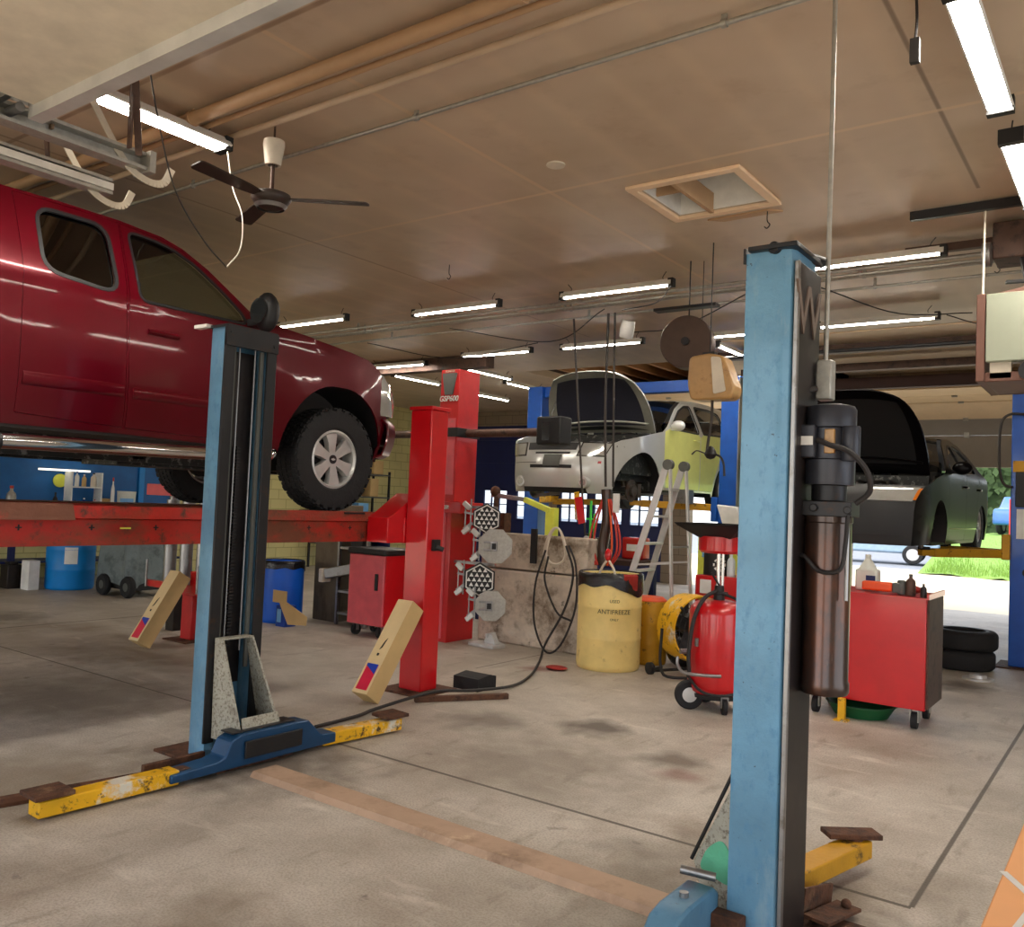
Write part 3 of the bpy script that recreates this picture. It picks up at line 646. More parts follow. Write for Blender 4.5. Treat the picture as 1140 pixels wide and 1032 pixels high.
# ------------------------------------------------------------------ dark red pickup on the rack
XC, HW = -6.285, 1.015; ZW = 1.414
T = thing('pickup_truck', 'dark red extended-cab pickup truck raised on the red rack', 'truck', (XC, 3.0, ZW))
def tw(y, z):
    """half width of the pickup's skin at height z, station y"""
    h = HW
    if z > 2.73: h -= .20*((z-2.73)/.5)**1.15
    elif z > 2.45: h -= .012*((z-2.45)/.28)
    if z < 2.2: h -= .05*((2.2-z)/.35)**1.5
    if y > 4.9: h -= .10*((y-4.9)/.6)**2
    fl = .03*math.exp(-((y-4.79)/.55)**4)*max(0, min(1, (2.62-z)/.35)); h += fl
    if y < 2.12 and z < 2.9: h -= .02
    return h
def tside(s): return lambda y, z: (XC+s*tw(y, z), y, z)
archF = ell(4.79, 1.84, .55, .575, 180, 0, 22)
arf = [(y, min(z, 2.405)) for y, z in archF]
archR = [(y, min(z, 2.40)) for y, z in ell(1.20, 1.84, .52, .575, 180, 0, 20)]
top_fr = [(5.30,1.86),(5.395,2.22),(5.36,2.50),(5.27,2.62),(5.12,2.678),(4.9,2.712),(4.5,2.755),(4.1,2.795),(3.98,2.80)]
roofl = [(3.98,2.80),(3.80,2.95),(3.62,3.10),(3.45,3.205),(3.30,3.255),(3.0,3.285),(2.6,3.295),(2.2,3.29),(1.9,3.26),(1.80,3.20)]
back = [(1.72,2.85),(1.68,2.74)]
front_door = [(3.02,1.92),(4.02,1.90),(4.06,2.20),(4.02,2.72),(3.95,2.79),(3.78,2.935),(3.60,3.08),(3.43,3.185),(3.26,3.235),(3.0,3.262),(2.985,2.74)]
rear_door = [(2.34,1.95),(3.00,1.92),(2.965,2.74),(2.985,3.262),(2.62,3.272),(2.33,3.27)]
w_front = rnd_poly([(3.065,2.752),(3.87,2.752),(3.85,2.81),(3.70,2.955),(3.52,3.10),(3.36,3.178),(3.22,3.205),(3.05,3.215)], .05, 3)
w_rear = rnd_poly([(2.46,2.815),(2.90,2.765),(2.885,3.205),(2.46,3.205)], .10, 5)
YS = fr(1.7, 5.4, .14); ZS = fr(1.9, 3.3, .06)
def gap(P, d):
    c = V((sum(p[0] for p in P)/len(P), sum(p[1] for p in P)/len(P)))
    out = []
    n = len(P)
    for i in range(n):
        a, b, e = V(P[i-1]), V(P[i]), V(P[(i+1) % n]); n1 = (b-a).normalized(); n2 = (e-b).normalized()
        m = V((-(n1.y+n2.y), n1.x+n2.x)); m = m.normalized() if m.length > 1e-6 else V((-n1.y, n1.x))
        if m.dot(c-b) < 0 and d > 0 or m.dot(c-b) > 0 and d < 0: m = -m
        out.append(tuple(b+m*abs(d)))
    return out
bodyF = [(4.0,1.86),(4.24,1.84)]+arf[1:-1]+[(5.30,1.84)]+top_fr[1:]+roofl[1:]+back+[(1.71,1.86),(2.2,1.88),(3.0,1.88)]
cab = None
for s in (1, -1):
    sh = sheet(bodyF, [gap(front_door, -.004), gap(rear_door, -.004)], tside(s), YS, ZS)
    o = obj('body_side', sh, 'maroon', T, w=True, smooth=32, solid=.012)
    fd = sheet(front_door, [w_front], tside(s), YS, ZS); df = obj('front_door', fd, 'maroon', T, w=True, smooth=32, solid=.012)
    rd = sheet(rear_door, [w_rear], tside(s), YS, ZS); dr = obj('rear_door', rd, 'maroon', T, w=True, smooth=32, solid=.012)
    f2 = lambda d: (lambda y, z: (XC+s*(tw(y, z)-d), y, z))
    obj('window_glass', sheet(w_front, [], f2(.012), YS, ZS), 'glass_clear', df, w=True)
    obj('window_glass', sheet(w_rear, [], f2(.006), YS, ZS), 'glass_tint', dr, w=True)
    obj('window_seal', sheet(gap(w_rear, -.022), [gap(w_rear, .002)], f2(-.006), YS, ZS), 'black', dr, w=True, solid=.01)
    obj('window_seal', sheet(gap(w_front, -.016), [gap(w_front, .002)], f2(-.004), YS, ZS), 'black', df, w=True, solid=.01)
    def strip(y0, y1, z0, z1, d, m, par, nm):
        q = B(); n = 14; k = 6
        rows = []
        for j in range(k+1):
            t = j/k; z = z0+(z1-z0)*t; e = d*sin(pi*t)**.5 if 0 < t < 1 else -.004
            rows.append([(XC+s*(tw(y0+(y1-y0)*i/n, z)+e), y0+(y1-y0)*i/n, z) for i in range(n+1)])
        obj(nm, q.grid(rows), m, par, w=True, solid=.006)
    strip(3.04, 4.0, 2.10, 2.185, .014, 'maroon', df, 'side_moulding'); strip(2.36, 2.98, 2.10, 2.20, .014, 'maroon', dr, 'side_moulding')
    strip(3.13, 3.33, 2.50, 2.545, .004, 'black', df, 'handle_shadow'); strip(3.12, 3.34, 2.535, 2.58, .036, 'maroon', df, 'door_handle')  # black strip under the handle paints its shadow, nothing is sunk in
    # mirror
    m = B(); mx_ = XC+s*(HW+.05); m.ball((XC+s*(HW+.16),3.93,2.83), .145, 18, (.72,.55,1.0))
    m.bar((XC+s*(HW-.03),3.93,2.76),(XC+s*(HW+.12),3.93,2.76),.10,.05)
    obj('side_mirror', m, 'black', T, w=True)
    obj('mirror_glass', B().cyl((XC+s*(HW+.16),3.856,2.83),(XC+s*(HW+.16),3.852,2.83),.09), 'lens_dark', T, w=True)
    # wheel-arch lip & liner
    lin_ = B(); P = [(4.24,1.84)]+arf[1:-1]+[(5.34,1.84)]
    lin_.grid([[(XC+s*(tw(y,z)-.004), y, z) for y, z in P], [(XC+s*.60, y, z) for y, z in P]])
    obj('wheel_arch_liner', lin_, 'black', T, w=True)
    lin_ = B().grid([[(XC+s*(HW-.03), y, z) for y, z in archR], [(XC+s*.55, y, z) for y, z in archR]])
    obj('wheel_arch_liner', lin_, 'black', T, w=True)
    # bed side
    bed = [(-.45,2.0),(.68,1.86)]+archR[1:-1]+[(1.69,1.86),(1.69,2.73),(-.45,2.76)]
    obj('bed_side', sheet(bed, [], tside(s), fr(-.45,1.69,.2), ZS), 'maroon', T, w=True, solid=.03)
    # step tube with end cap
    st = B(); x = XC+s*(HW+.03); st.tube([(x-s*.10,4.20,1.86),(x,4.12,1.82),(x,3.9,1.80),(x,2.4,1.775),(x,2.24,1.77)], .045, 16, 5)
    obj('step_tube', st, 'chrome', T, w=True)
    obj('step_cap', B().cyl((x,2.25,1.77),(x,2.10,1.77),.048,.040), 'dark_metal', T, w=True)
# skin across the car
def across(pts, bulge, n=16, m='maroon', nm='body_top', t0=-1, t1=1, par=None, off=(0,0), solid=.01, p=2.2):
    rows = []
    for (y, z), (by, bz) in zip(pts, bulge):
        h = tw(y, z); rows.append([(XC+h*(t0+(t1-t0)*i/n), y+by*(1-abs(t0+(t1-t0)*i/n)**p)+off[0], z+bz*(1-abs(t0+(t1-t0)*i/n)**p)+off[1]) for i in range(n+1)])
    return obj(nm, B().grid(rows), m, par or T, w=True, solid=solid)
hoodp = top_fr[3:]
across(hoodp, [(.16,.02),(.16,.035),(.12,.045),(.06,.05),(0,.05),(-.02,.04)][:len(hoodp)], nm='hood')
ws = [roofl[0],roofl[1],roofl[2],roofl[3]]
across(ws, [(.16,.02),(.14,.03),(.10,.03),(.06,.03)], m='glass_clear', nm='windshield', t0=-.93, t1=.93, solid=0)
across(roofl[3:], [(.05,.03),(.03,.04),(0,.045),(0,.045),(0,.045),(0,.04),(0,.03)], nm='roof')
across([roofl[-1],back[0],back[1]], [(-.03,0)]*3, m='glass_tint', nm='rear_window')
fp = top_fr[:4]
across(fp, [(.18,0),(.24,0),(.25,0),(.22,.02)], nm='front_panel', m='maroon')
across([(5.40,2.24),(5.385,2.40),(5.345,2.54)], [(.25,0)]*3, m='chrome', nm='grille', t0=-.62, t1=.62, off=(.02,0))
for s in (1,-1):
    rows = []
    for (y, z, w_) in ((5.52,2.235,.20),(5.53,2.33,.24),(5.52,2.43,.24),(5.48,2.52,.22),(5.41,2.585,.16)):
        hh = tw(5.3, z)
        rows.append([(XC+s*(hh-.0+.016), y-w_*1.1, z), (XC+s*(hh+.004), y-w_*.45, z), (XC+s*(hh-.04), y-.02, z), (XC+s*(hh-.14), y+.04, z), (XC+s*(hh-.32), y+.07, z)])
    obj('headlight', B().grid(rows), 'headlamp', T, w=True, solid=.01)
# bumper
rows = []
for (z, e) in ((1.87,-.03),(1.90,.05),(2.0,.10),(2.10,.12),(2.17,.10),(2.21,.03)):
    P = []
    for i in range(25):
        t = -1+2*i/24; y = 5.41+e+.22*(1-abs(t)**2.4)
        if abs(t) > .93: y -= (abs(t)-.93)/.07*.13
        P.append((XC+t*(HW-.01-(.05 if abs(t) < .94 else 0)*0), y, z))
    rows.append(P)
bp = obj('front_bumper', B().grid(rows), 'maroon', T, w=True, solid=.015)
for s in (1,-1): obj('fog_light', B().cyl((XC+s*.74,5.49,2.0),(XC+s*.74,5.57,2.0),.05), 'headlamp', bp, w=True)
# underbody, interior
u = B(); u.box(XC-.45,XC-.37,0,5.2,1.72,1.86).box(XC+.37,XC+.45,0,5.2,1.72,1.86)
for y in (.3,1.4,2.4,3.4,4.4): u.box(XC-.45,XC+.45,y,y+.1,1.74,1.84)
u.box(XC-.25,XC+.25,3.4,5.0,1.70,2.1).cyl((XC-.8,1.21,1.81),(XC+.8,1.21,1.81),.06).cyl((XC-.8,4.84,1.81),(XC+.8,4.84,1.81),.05).cyl((XC,1.3,1.8),(XC,3.5,1.82),.05)
obj('chassis', u, 'engine', T, w=True)
obj('cab_floor', B().box(XC-.96,XC+.96,1.72,4.15,1.86,1.94).box(XC-.60,XC+.60,4.2,5.3,1.86,2.6).box(XC-.93,XC+.93,4.02,4.2,1.94,2.7), 'interior', T, w=True)
obj('dashboard', B().box(XC-.92,XC+.92,3.72,4.02,2.35,2.74), 'interior', T, w=True, bev=.03)
for x in (-.42,.42):
    obj('seat', B().box(XC+x-.26,XC+x+.26,3.0,3.5,2.1,2.3).box(XC+x-.25,XC+x+.25,2.88,3.02,2.2,2.86).box(XC+x-.13,XC+x+.13,2.88,2.98,2.88,3.02), 'interior', T, w=True, bev=.04)
obj('steering_wheel', B().torus((XC-.42,3.60,2.70), .18, .016, 'y'), 'black', T, w=True)
obj('rearview_mirror', B().box(XC-.12,XC+.12,3.55,3.58,3.02,3.09).cyl((XC,3.58,3.07),(XC,3.62,3.12),.01), 'black', T, w=True, bev=.01)
obj('truck_bed', B().box(XC-.95,XC+.95,-.4,1.69,2.15,2.2).box(XC-.98,XC+.98,-.47,-.42,2.0,2.74), 'maroon', T, w=True)
def wheel(par, x, y, z, s, R=.41, W=.26, rim=.235, spokes=6, style=0, wname='wheel', k=1):
    """s = outward direction"""
    t = B(); h = W/2
    prof = [(rim,-h*.78),(rim+.02,-h*.92),(R-.06,-h),(R-.018,-h*.93),(R,-h*.72),(R,h*.72),(R-.018,h*.93),(R-.06,h),(rim+.02,h*.92),(rim,h*.78)]
    t.lathe(prof, (x,y,z), 'x', 56)
    # tread blocks
    if k:
        for i in range(56):
            a = 2*pi*i/56
            for j, q in enumerate((-.78,-.34,.1,.54)):
                a2 = a+(.05 if j % 2 else 0)
                M = Matrix.Translation((x,y,z)) @ Matrix.Rotation(a2, 4, 'X')
                t.box(q*h, (q+.34)*h, -.016, .016, R-.004, R+.008, M)
            if i % 2 == 0:
                for q in (-1,1):
                    M = Matrix.Translation((x,y,z)) @ Matrix.Rotation(a, 4, 'X'); t.box(q*h*.88-.012, q*h*.88+.012, -.02, .02, R-.05, R-.002, M)
    ty = obj('tyre', t, 'rubber', par, w=True, smooth=30)
    r = B(); o = s*h*.62
    r.lathe([(rim+.004,-h*.8),(rim-.02,-h*.7),(rim-.03,0),(rim-.02,h*.7),(rim+.004,h*.8)], (x,y,z), 'x', 48)
    r.lathe([(rim+.003,s*h*.80),(rim-.012,s*h*.86),(rim-.024,s*h*.72)], (x,y,z), 'x', 48)
    r.lathe([(0,o),(.062,o),(.068,o-s*.02),(.07,0)], (x,y,z), 'x', 32)
    for i in range(spokes):
        a = 2*pi*i/spokes+.12
        M = Matrix.Translation((x,y,z)) @ Matrix.Rotation(a, 4, 'X')
        w0, w1, L_ = (.030, .050, rim-.018) if spokes == 6 else (.026, .030, rim-.018)
        f0 = [(o,-w0,.045),(o,w0,.045),(o+s*.006,w1*.8,L_*.62),(o+s*.002,w1*1.25,L_),(o+s*.002,-w1*1.25,L_),(o+s*.006,-w1*.8,L_*.62)]
        r.add(f0+[(x_-s*.05, y_*1.1, z_) for x_, y_, z_ in f0], [(0,1,2,5),(2,3,4,5),(0,6,7,1),(1,7,8,2),(2,8,9,3),(5,11,6,0),(4,10,11,5)], M)
        r.add([(o+s*.0065,-.006,.08),(o+s*.0065,.006,.08),(o+s*.0095,.010,L_*.8),(o+s*.0095,-.010,L_*.8)], [(0,1,2,3)], M)
    rm = obj('rim', r, 'alu', ty, w=True, smooth=25)
    obj('hub_cap', B().cyl((x+o,y,z),(x+o+s*.008,y,z),.036), 'black', ty, w=True)
    obj('brake_drum', B().cyl((x+s*h*.1,y,z),(x-s*h*.5,y,z),rim*.72), 'dark_metal', ty, w=True)
    return ty
for s in (1,-1):
    wy = wheel(T, XC+s*.855, 4.84, ZW+.418, s)
    wheel(T, XC+s*.855, 1.21, ZW+.418, s)
    # gold-ish emblem on the hub
    x = XC+s*(.855+.13*.62+.009); q = .0
    obj('hub_emblem', B().add([(x,4.84-.020,ZW+.424),(x,4.84-.008,ZW+.424),(x,4.84-.006,ZW+.428),(x,4.84+.008,ZW+.428),(x,4.84+.010,ZW+.423),(x,4.84+.022,ZW+.423),(x,4.84+.018,ZW+.412),(x,4.84+.006,ZW+.412),(x,4.84+.004,ZW+.408),(x,4.84-.010,ZW+.408),(x,4.84-.012,ZW+.413),(x,4.84-.024,ZW+.413)], [tuple(range(12))]), 'alu', wy, w=True, smooth=0)
# ------------------------------------------------------------------ raised cars with open hoods
def car(name, label, loc, P, group=None):
    """nose towards local +y, placed with the nose towards the viewer"""
    t = thing(name, label, 'car', loc, pi)
    hw, paint = P['hw'], P['paint']; belt, rz = P['belt'], P['rz']
    def wd(y, z):
        h = hw
        if z > belt: h -= P['tumble']*((z-belt)/(rz-belt))**1.1
        if z < .5: h -= .04*((.5-z)/.3)**1.5
        if y > P['nose0']: h -= P['taper']*((y-P['nose0'])/(-P['nose0']))**2
        if y < P['tail0']: h -= .10*((P['tail0']-y)/.7)**2
        return h
    def side(s, d=0): return lambda y, z: (s*(wd(y, z)-d), y, z)
    aF = [(y, z) for y, z in ell(P['axF'], P['azb'], P['arx'], P['arz'], 0, 180, 18)]
    aR = [(y, z) for y, z in ell(P['axR'], P['azb'], P['arx'], P['arz'], 0, 180, 18)]
    nose, fen, roofl, tail = P['nose'], P['fender'], P['roof'], P['tail']
    out = [nose[0]]+aF+[(P['axF']-P['arx']-.06, P['sill'])]+[(P['axR']+P['arx']+.05, P['sill'])]+aR+tail+roofl[::-1]+fen[::-1]+nose[::-1][:-1]
    doors = P['doors']; wins = P['wins']
    ys = fr(-5, 0, .14); zs = fr(.1, 1.8, .07)
    def add(nm, bm, m, par=None, **k): return obj(nm, bm, m, par or t, **k)
    for s in (-1, 1):
        add('body_side', sheet(out, [gap(d, -.004) for d in doors], side(s), ys, zs), paint, solid=.012)
        for i, d in enumerate(doors):
            db = sheet(d, [wins[i]] if wins[i] else [], side(s), ys, zs)
            for f in db.faces:
                if f.calc_center_median().z > belt-.03: f.material_index = 1
            o = add('door', db, [P['door_paint'] if s == -1 else paint, paint], solid=.012)
            if P.get('strip'):
                y1_, y2_ = max(q[0] for q in d)-.03, min(q[0] for q in d[-2:]+d[:1])+.02
                add('side_strip', B().grid([[(s*(wd(y1_+(y2_-y1_)*k/6, z)+.006), y1_+(y2_-y1_)*k/6, z) for k in range(7)] for z in (P['strip'], P['strip']+.015)]), 'chrome', o, solid=.004)
            if wins[i]:
                add('window_glass', sheet(wins[i], [], side(s, .012), ys, zs), P['glass'], o)
                add('window_seal', sheet(gap(wins[i], -.02), [gap(wins[i], .002)], side(s, -.004), ys, zs), 'black', o, solid=.008)
            h = B(); y = d[0][0]; y0 = min(p[0] for p in d)
            h.tube([(s*(wd(y0+.08, belt-.12)+.0), y0+.06, belt-.12), (s*(wd(y0+.1, belt-.12)+.035), y0+.1, belt-.12), (s*(wd(y0+.1, belt-.12)+.035), y0+.2, belt-.12), (s*wd(y0+.1, belt-.12), y0+.24, belt-.12)], .012, 8, 4)
            add('door_handle', h, P['door_paint'] if s == -1 else paint, o)
        my = P['mirror']; m = B(); x = s*(hw+.09); m.ball((x, my[0], my[1]), .10, 16, (1.0,.55,.72)); m.bar((s*(hw-.04),my[0],my[1]-.04),(x,my[0],my[1]-.04),.06,.04)
        add('side_mirror', m, P['mirror_paint'])
        for a, k in ((aF,'F'), (aR,'R')):
            li = B().grid([[(s*(wd(y, z)-.006), y, z) for y, z in a], [(s*.52, y, z) for y, z in a]])
            li.add([(s*.52, y, z) for y, z in a], [tuple(range(len(a)))])
            add('wheel_arch_liner', li, 'black')
        # brake disc and hub where the front wheel is off
        x = s*(hw-.16); q = B(); q.lathe([(.03,x-s*.03),(.14,x-s*.03),(.14,x-s*.01),(.075,x-s*.01),(.075,x+s*.03),(0,x+s*.03)], (0,P['axF'],P['hub']), 'x', 32)
        q.box(min(x-s*.05,x+s*.03), max(x-s*.05,x+s*.03), P['axF']-.17, P['axF']-.09, P['hub']-.08, P['hub']+.09)
        q.bar((s*.35,P['axF'],P['hub']-.06),(x-s*.03,P['axF'],P['hub']-.10),.06,.04).cyl((s*(hw-.28),P['axF'],P['hub']+.05),(s*(hw-.34),P['axF'],P['hub']+.40),.04)
        add('brake_disc', q, 'brake')
    bu = P['bulge']
    def across(pts, by, bz, nm, m, t0=-1, t1=1, off=(0,0), par=None, solid=.01, n=18, pw=2.4):
        rows = []
        for i, (y, z) in enumerate(pts):
            h = wd(y, z); rows.append([(h*(t0+(t1-t0)*k/n), y+by*(1-abs(t0+(t1-t0)*k/n)**pw)+off[0], z+bz*(1-abs(t0+(t1-t0)*k/n)**pw)+off[1]) for k in range(n+1)])
        return add(nm, B().grid(rows), m, par, solid=solid)
    fp = across(nose, bu, 0, 'front_bumper', P['front_paint'])
    for args in P['front_bits']:
        nm, m, z0, z1, ta, tb, off = args
        def yn(z):
            for (ya, za), (yb, zb) in zip(nose, nose[1:]):
                if za <= z <= zb: return ya+(yb-ya)*(z-za)/(zb-za)
            return nose[-1][0]
        across([(yn(z0+(z1-z0)*i/4), z0+(z1-z0)*i/4) for i in range(5)], bu, 0, nm, m, ta, tb, (off, 0), fp if nm not in ('headlight',) else None)
        if m == 'headlamp' or nm == 'fog_light': across([(yn(z0+(z1-z0)*i/4), z0+(z1-z0)*i/4) for i in range(5)], bu, 0, nm, m, -tb, -ta, (off, 0), fp if nm not in ('headlight',) else None)
    across(roofl[P['wsn']:], .03, .035, 'roof', paint)
    ws = roofl[:P['wsn']+1]
    across(ws, .12, .02, 'windshield', P['glass'], -.93, .93, solid=0)
    across(tail[-3:], -.05, 0, 'tailgate', paint)
    across([roofl[-1]]+tail[-1:], -.05, 0, 'rear_window', 'glass_tint', solid=0)
    # engine bay
    e = B(); n1 = nose[-1]; cw = fen[-1]
    e.box(-hw+.18, hw-.18, cw[0]-.02, n1[0]-.05, .42, .50); e.box(-hw+.16, hw-.16, cw[0]-.06, cw[0], .42, cw[1]-.03)
    for s in (-1,1): e.box(min(s*(hw-.20),s*(hw-.12)), max(s*(hw-.20),s*(hw-.12)), cw[0], n1[0]-.1, .5, n1[1]-.02)
    add('engine_bay', e, 'engine')
    g = B(); rr = random.Random(3); ym = (cw[0]+n1[0])/2
    g.box(-.30,.25,ym-.25,ym+.15,.5,n1[1]+.02).box(.30,.52,ym-.1,ym+.12,.55,n1[1]+.0).box(-.62,-.38,ym-.2,ym+.2,.55,n1[1]-.02)
    add('engine_block', g, 'engine', bev=.02)
    g = B()
    for k in range(7): a = rr.uniform(-.6,.5); g.tube([(a,ym-.3,n1[1]-.05),(a+rr.uniform(-.1,.2),ym,n1[1]+.05),(a+rr.uniform(0,.25),ym+.3,n1[1]-.06)], .018, 8, 4)
    add('engine_hoses', g, 'cable')
    add('strut_tower', B().cyl((-.55,P['axF'],.5),(-.55,P['axF'],n1[1]+.02),.09).cyl((.55,P['axF'],.5),(.55,P['axF'],n1[1]+.02),.09), 'steel')
    across([(n1[0]-.03, n1[1]-.03), (n1[0]-.12, n1[1]-.03)], bu, 0, 'slam_panel', P['slam'], off=(0,0), solid=.02)
    # open hood: outer skin, frame and dark insulation on its underside
    hy, hz, ang, HL, hh = cw[0]-.0, cw[1]-.01, P['hood_ang'], P['hood_len'], P['hood_hw']
    def hpt(u, v, lift=0):   # u -1..1 across, v 0..1 from hinge to nose
        sh = hh*(1-P['hood_round']*v**2.5); x = u*sh
        l = HL*v*(1-.10*abs(u)**3*v**2)+.0; c = .05*(1-u*u)*(1-.3*v)+.10*(v-v*v) - .05*v**8
        return (x, hy+cos(ang)*l-sin(ang)*(c+lift), hz+sin(ang)*l+cos(ang)*(c+lift))
    def hgrid(us, vs, lift): return B().grid([[hpt(u, v, lift) for u in us] for v in vs])
    U = fr(-1, 1, .1); VV = fr(0, 1, .08)
    hd = add('hood', hgrid(U, VV, 0), paint, solid=.006)
    fr_ = B(); i0 = .16
    for us, vs in ((fr(-1,-1+i0,.08), VV), (fr(1-i0,1,.08), VV), (fr(-.9,.9,.1), fr(0,.11,.055)), (fr(-.9,.9,.1), fr(.88,1,.06))):
        g2 = [[hpt(u, v, -.012) for u in us] for v in vs]; fr_.grid(g2)
    add('hood_frame', fr_, P['hood_frame'], hd, solid=.012)
    add('hood_liner', hgrid(fr(-.86,.86,.1), fr(.10,.89,.08), -.018), P['liner'], hd)
    add('hood_crossbar', B().tube([hpt(u, .13+.05*(1-u*u), -.03) for u in fr(-.92,.92,.15)], .014, 8, 3), P['hood_frame'], hd)
    q = hpt(.86,.55,-.02); add('prop_rod', B().cyl((.80*hh,hy+.45,hz-.03),(q[0]*.97,q[1],q[2]),.006,n=8), 'dark_metal')
    # body floor and inside
    u_ = B(); u_.box(-hw+.16, hw-.16, P['axR']-.3, P['axF']-.4, P['sill']-.02, P['sill']+.10)
    u_.box(-.38,.38,P['axF']-.35,P['axF']+.3,P['sill']-.0,P['sill']+.2).cyl((-.2,P['axF']-.3,P['sill']+.03),(-.2,P['axR'],P['sill']+.03),.04)
    u_.cyl((-hw+.2,P['axR'],P['hub']+.10),(hw-.2,P['axR'],P['hub']+.10),.05)
    add('underbody', u_, 'engine')
    add('cabin', B().box(-hw+.12,hw-.12,cw[0]-.35,cw[0]-.07,.5,cw[1]-.02).box(-hw+.14,hw-.14,P['axR']-.4,cw[0]-.07,.4,.46), 'interior')
    for x in (-.38,.38): add('seat', B().box(x-.24,x+.24,cw[0]-1.25,cw[0]-.75,.5,.72).box(x-.23,x+.23,cw[0]-1.38,cw[0]-1.22,.6,1.18).box(x-.12,x+.12,cw[0]-1.38,cw[0]-1.30,1.2,1.32), 'interior', bev=.03)
    add('steering_wheel', B().torus((-.38,cw[0]-.55,belt+.02),.17,.015,'y',24,8), 'black')
    for s in (-1,1): wheel(t, s*(hw-.12), P['axR'], P['hub']+.10, s, P['R'], .20, P['R']*.62, 5, k=0)
    return t
_w = wheel
def wheel(par, x, y, z, s, *a, **k):
    if par is T: return _w(par, x, y, z, s, *a, **k)
    # local placement for rotated roots: build at the local coordinates
    lo = par.location.copy(); par.location = (0,0,0); r = _w(par, x, y, z, s, *a, **k); par.location = lo; return r
SV = dict(hw=.905, paint='silver_paint', door_paint='lime_tone', front_paint='silver_paint', glass='glass_dark', belt=1.16, rz=1.60, tumble=.18, nose0=-.7, taper=.36, tail0=-3.8,
  axF=-.70, axR=-3.30, azb=.28, arx=.47, arz=.50, hub=.30, R=.34, sill=.33,
  nose=[(-.20,.24),(-.14,.34),(-.10,.50),(-.10,.62),(-.16,.74),(-.22,.86)],
  fender=[(-.30,.90),(-.6,.97),(-.9,1.03),(-1.18,1.08)],
  roof=[(-1.20,1.09),(-1.45,1.27),(-1.72,1.45),(-2.0,1.57),(-2.4,1.62),(-3.0,1.63),(-3.7,1.60),(-4.05,1.50)],
  tail=[(-4.3,.30),(-4.38,.6),(-4.36,1.0),(-4.30,1.12)], wsn=3,
  doors=[[(-1.32,.36),(-1.24,.62),(-1.24,1.09),(-1.50,1.27),(-1.76,1.44),(-2.02,1.545),(-2.30,1.58),(-2.34,1.1),(-2.34,.36)],
         [(-2.36,.36),(-2.36,1.1),(-2.32,1.58),(-2.9,1.59),(-3.30,1.56),(-3.34,1.12),(-3.05,.85),(-2.82,.5),(-2.80,.36)]],
  wins=[rnd_poly([(-1.42,1.15),(-1.56,1.26),(-1.80,1.41),(-2.04,1.50),(-2.24,1.52),(-2.27,1.15)], .03, 2), rnd_poly([(-2.42,1.16),(-2.39,1.53),(-2.9,1.54),(-3.22,1.51),(-3.25,1.19)], .04, 2)],
  mirror=(-1.42,1.18), mirror_paint='silver_paint', bulge=.24,
  front_bits=[('lamp_surround','lens_dark',.685,.862,.55,.995,.006), ('lamp_surround','lens_dark',.685,.862,-.995,-.55,.006), ('headlight','headlamp',.70,.85,.58,.985,.014), ('grille','black',.765,.855,-.50,.50,.010), ('upper_grille','black',.715,.735,-.42,.30,.008), ('marker_lamp','maroon_lamp',.60,.63,-.998,-.95,.012), ('licence_plate_holder','grey_plastic',.56,.70,-.30,.06,.03),
     ('lower_grille','black',.535,.575,-.52,.40,.010), ('bumper_seam','black',.600,.606,.25,.95,.004), ('lower_skirt','black',.24,.30,-.70,.62,.006)],
  hood_ang=radians(62), hood_len=.90, hood_hw=.80, hood_round=.32, hood_frame='frame_grey', liner='navy_dark', slam='engine')
mat('frame_grey', (128,128,118), .5, .3)
mat('navy_dark', (16,18,34), .6)
sv = None
sv = car('silver_suv', 'silver sport utility car with lime doors and open hood raised on a blue lift', (-5.95, 8.98, 1.45), SV)
for s in (-1,1):
    x = s*.46; fo = obj('fog_lamp_ring', B().lathe([(.0,.0),(.042,.0),(.045,.012),(.068,.008),(.075,-.06)], (x,.026,.37), 'y', 28), 'silver_paint', sv)
    obj('fog_lens', B().cyl((x,.027,.37),(x,.034,.37),.040), 'headlamp', fo)
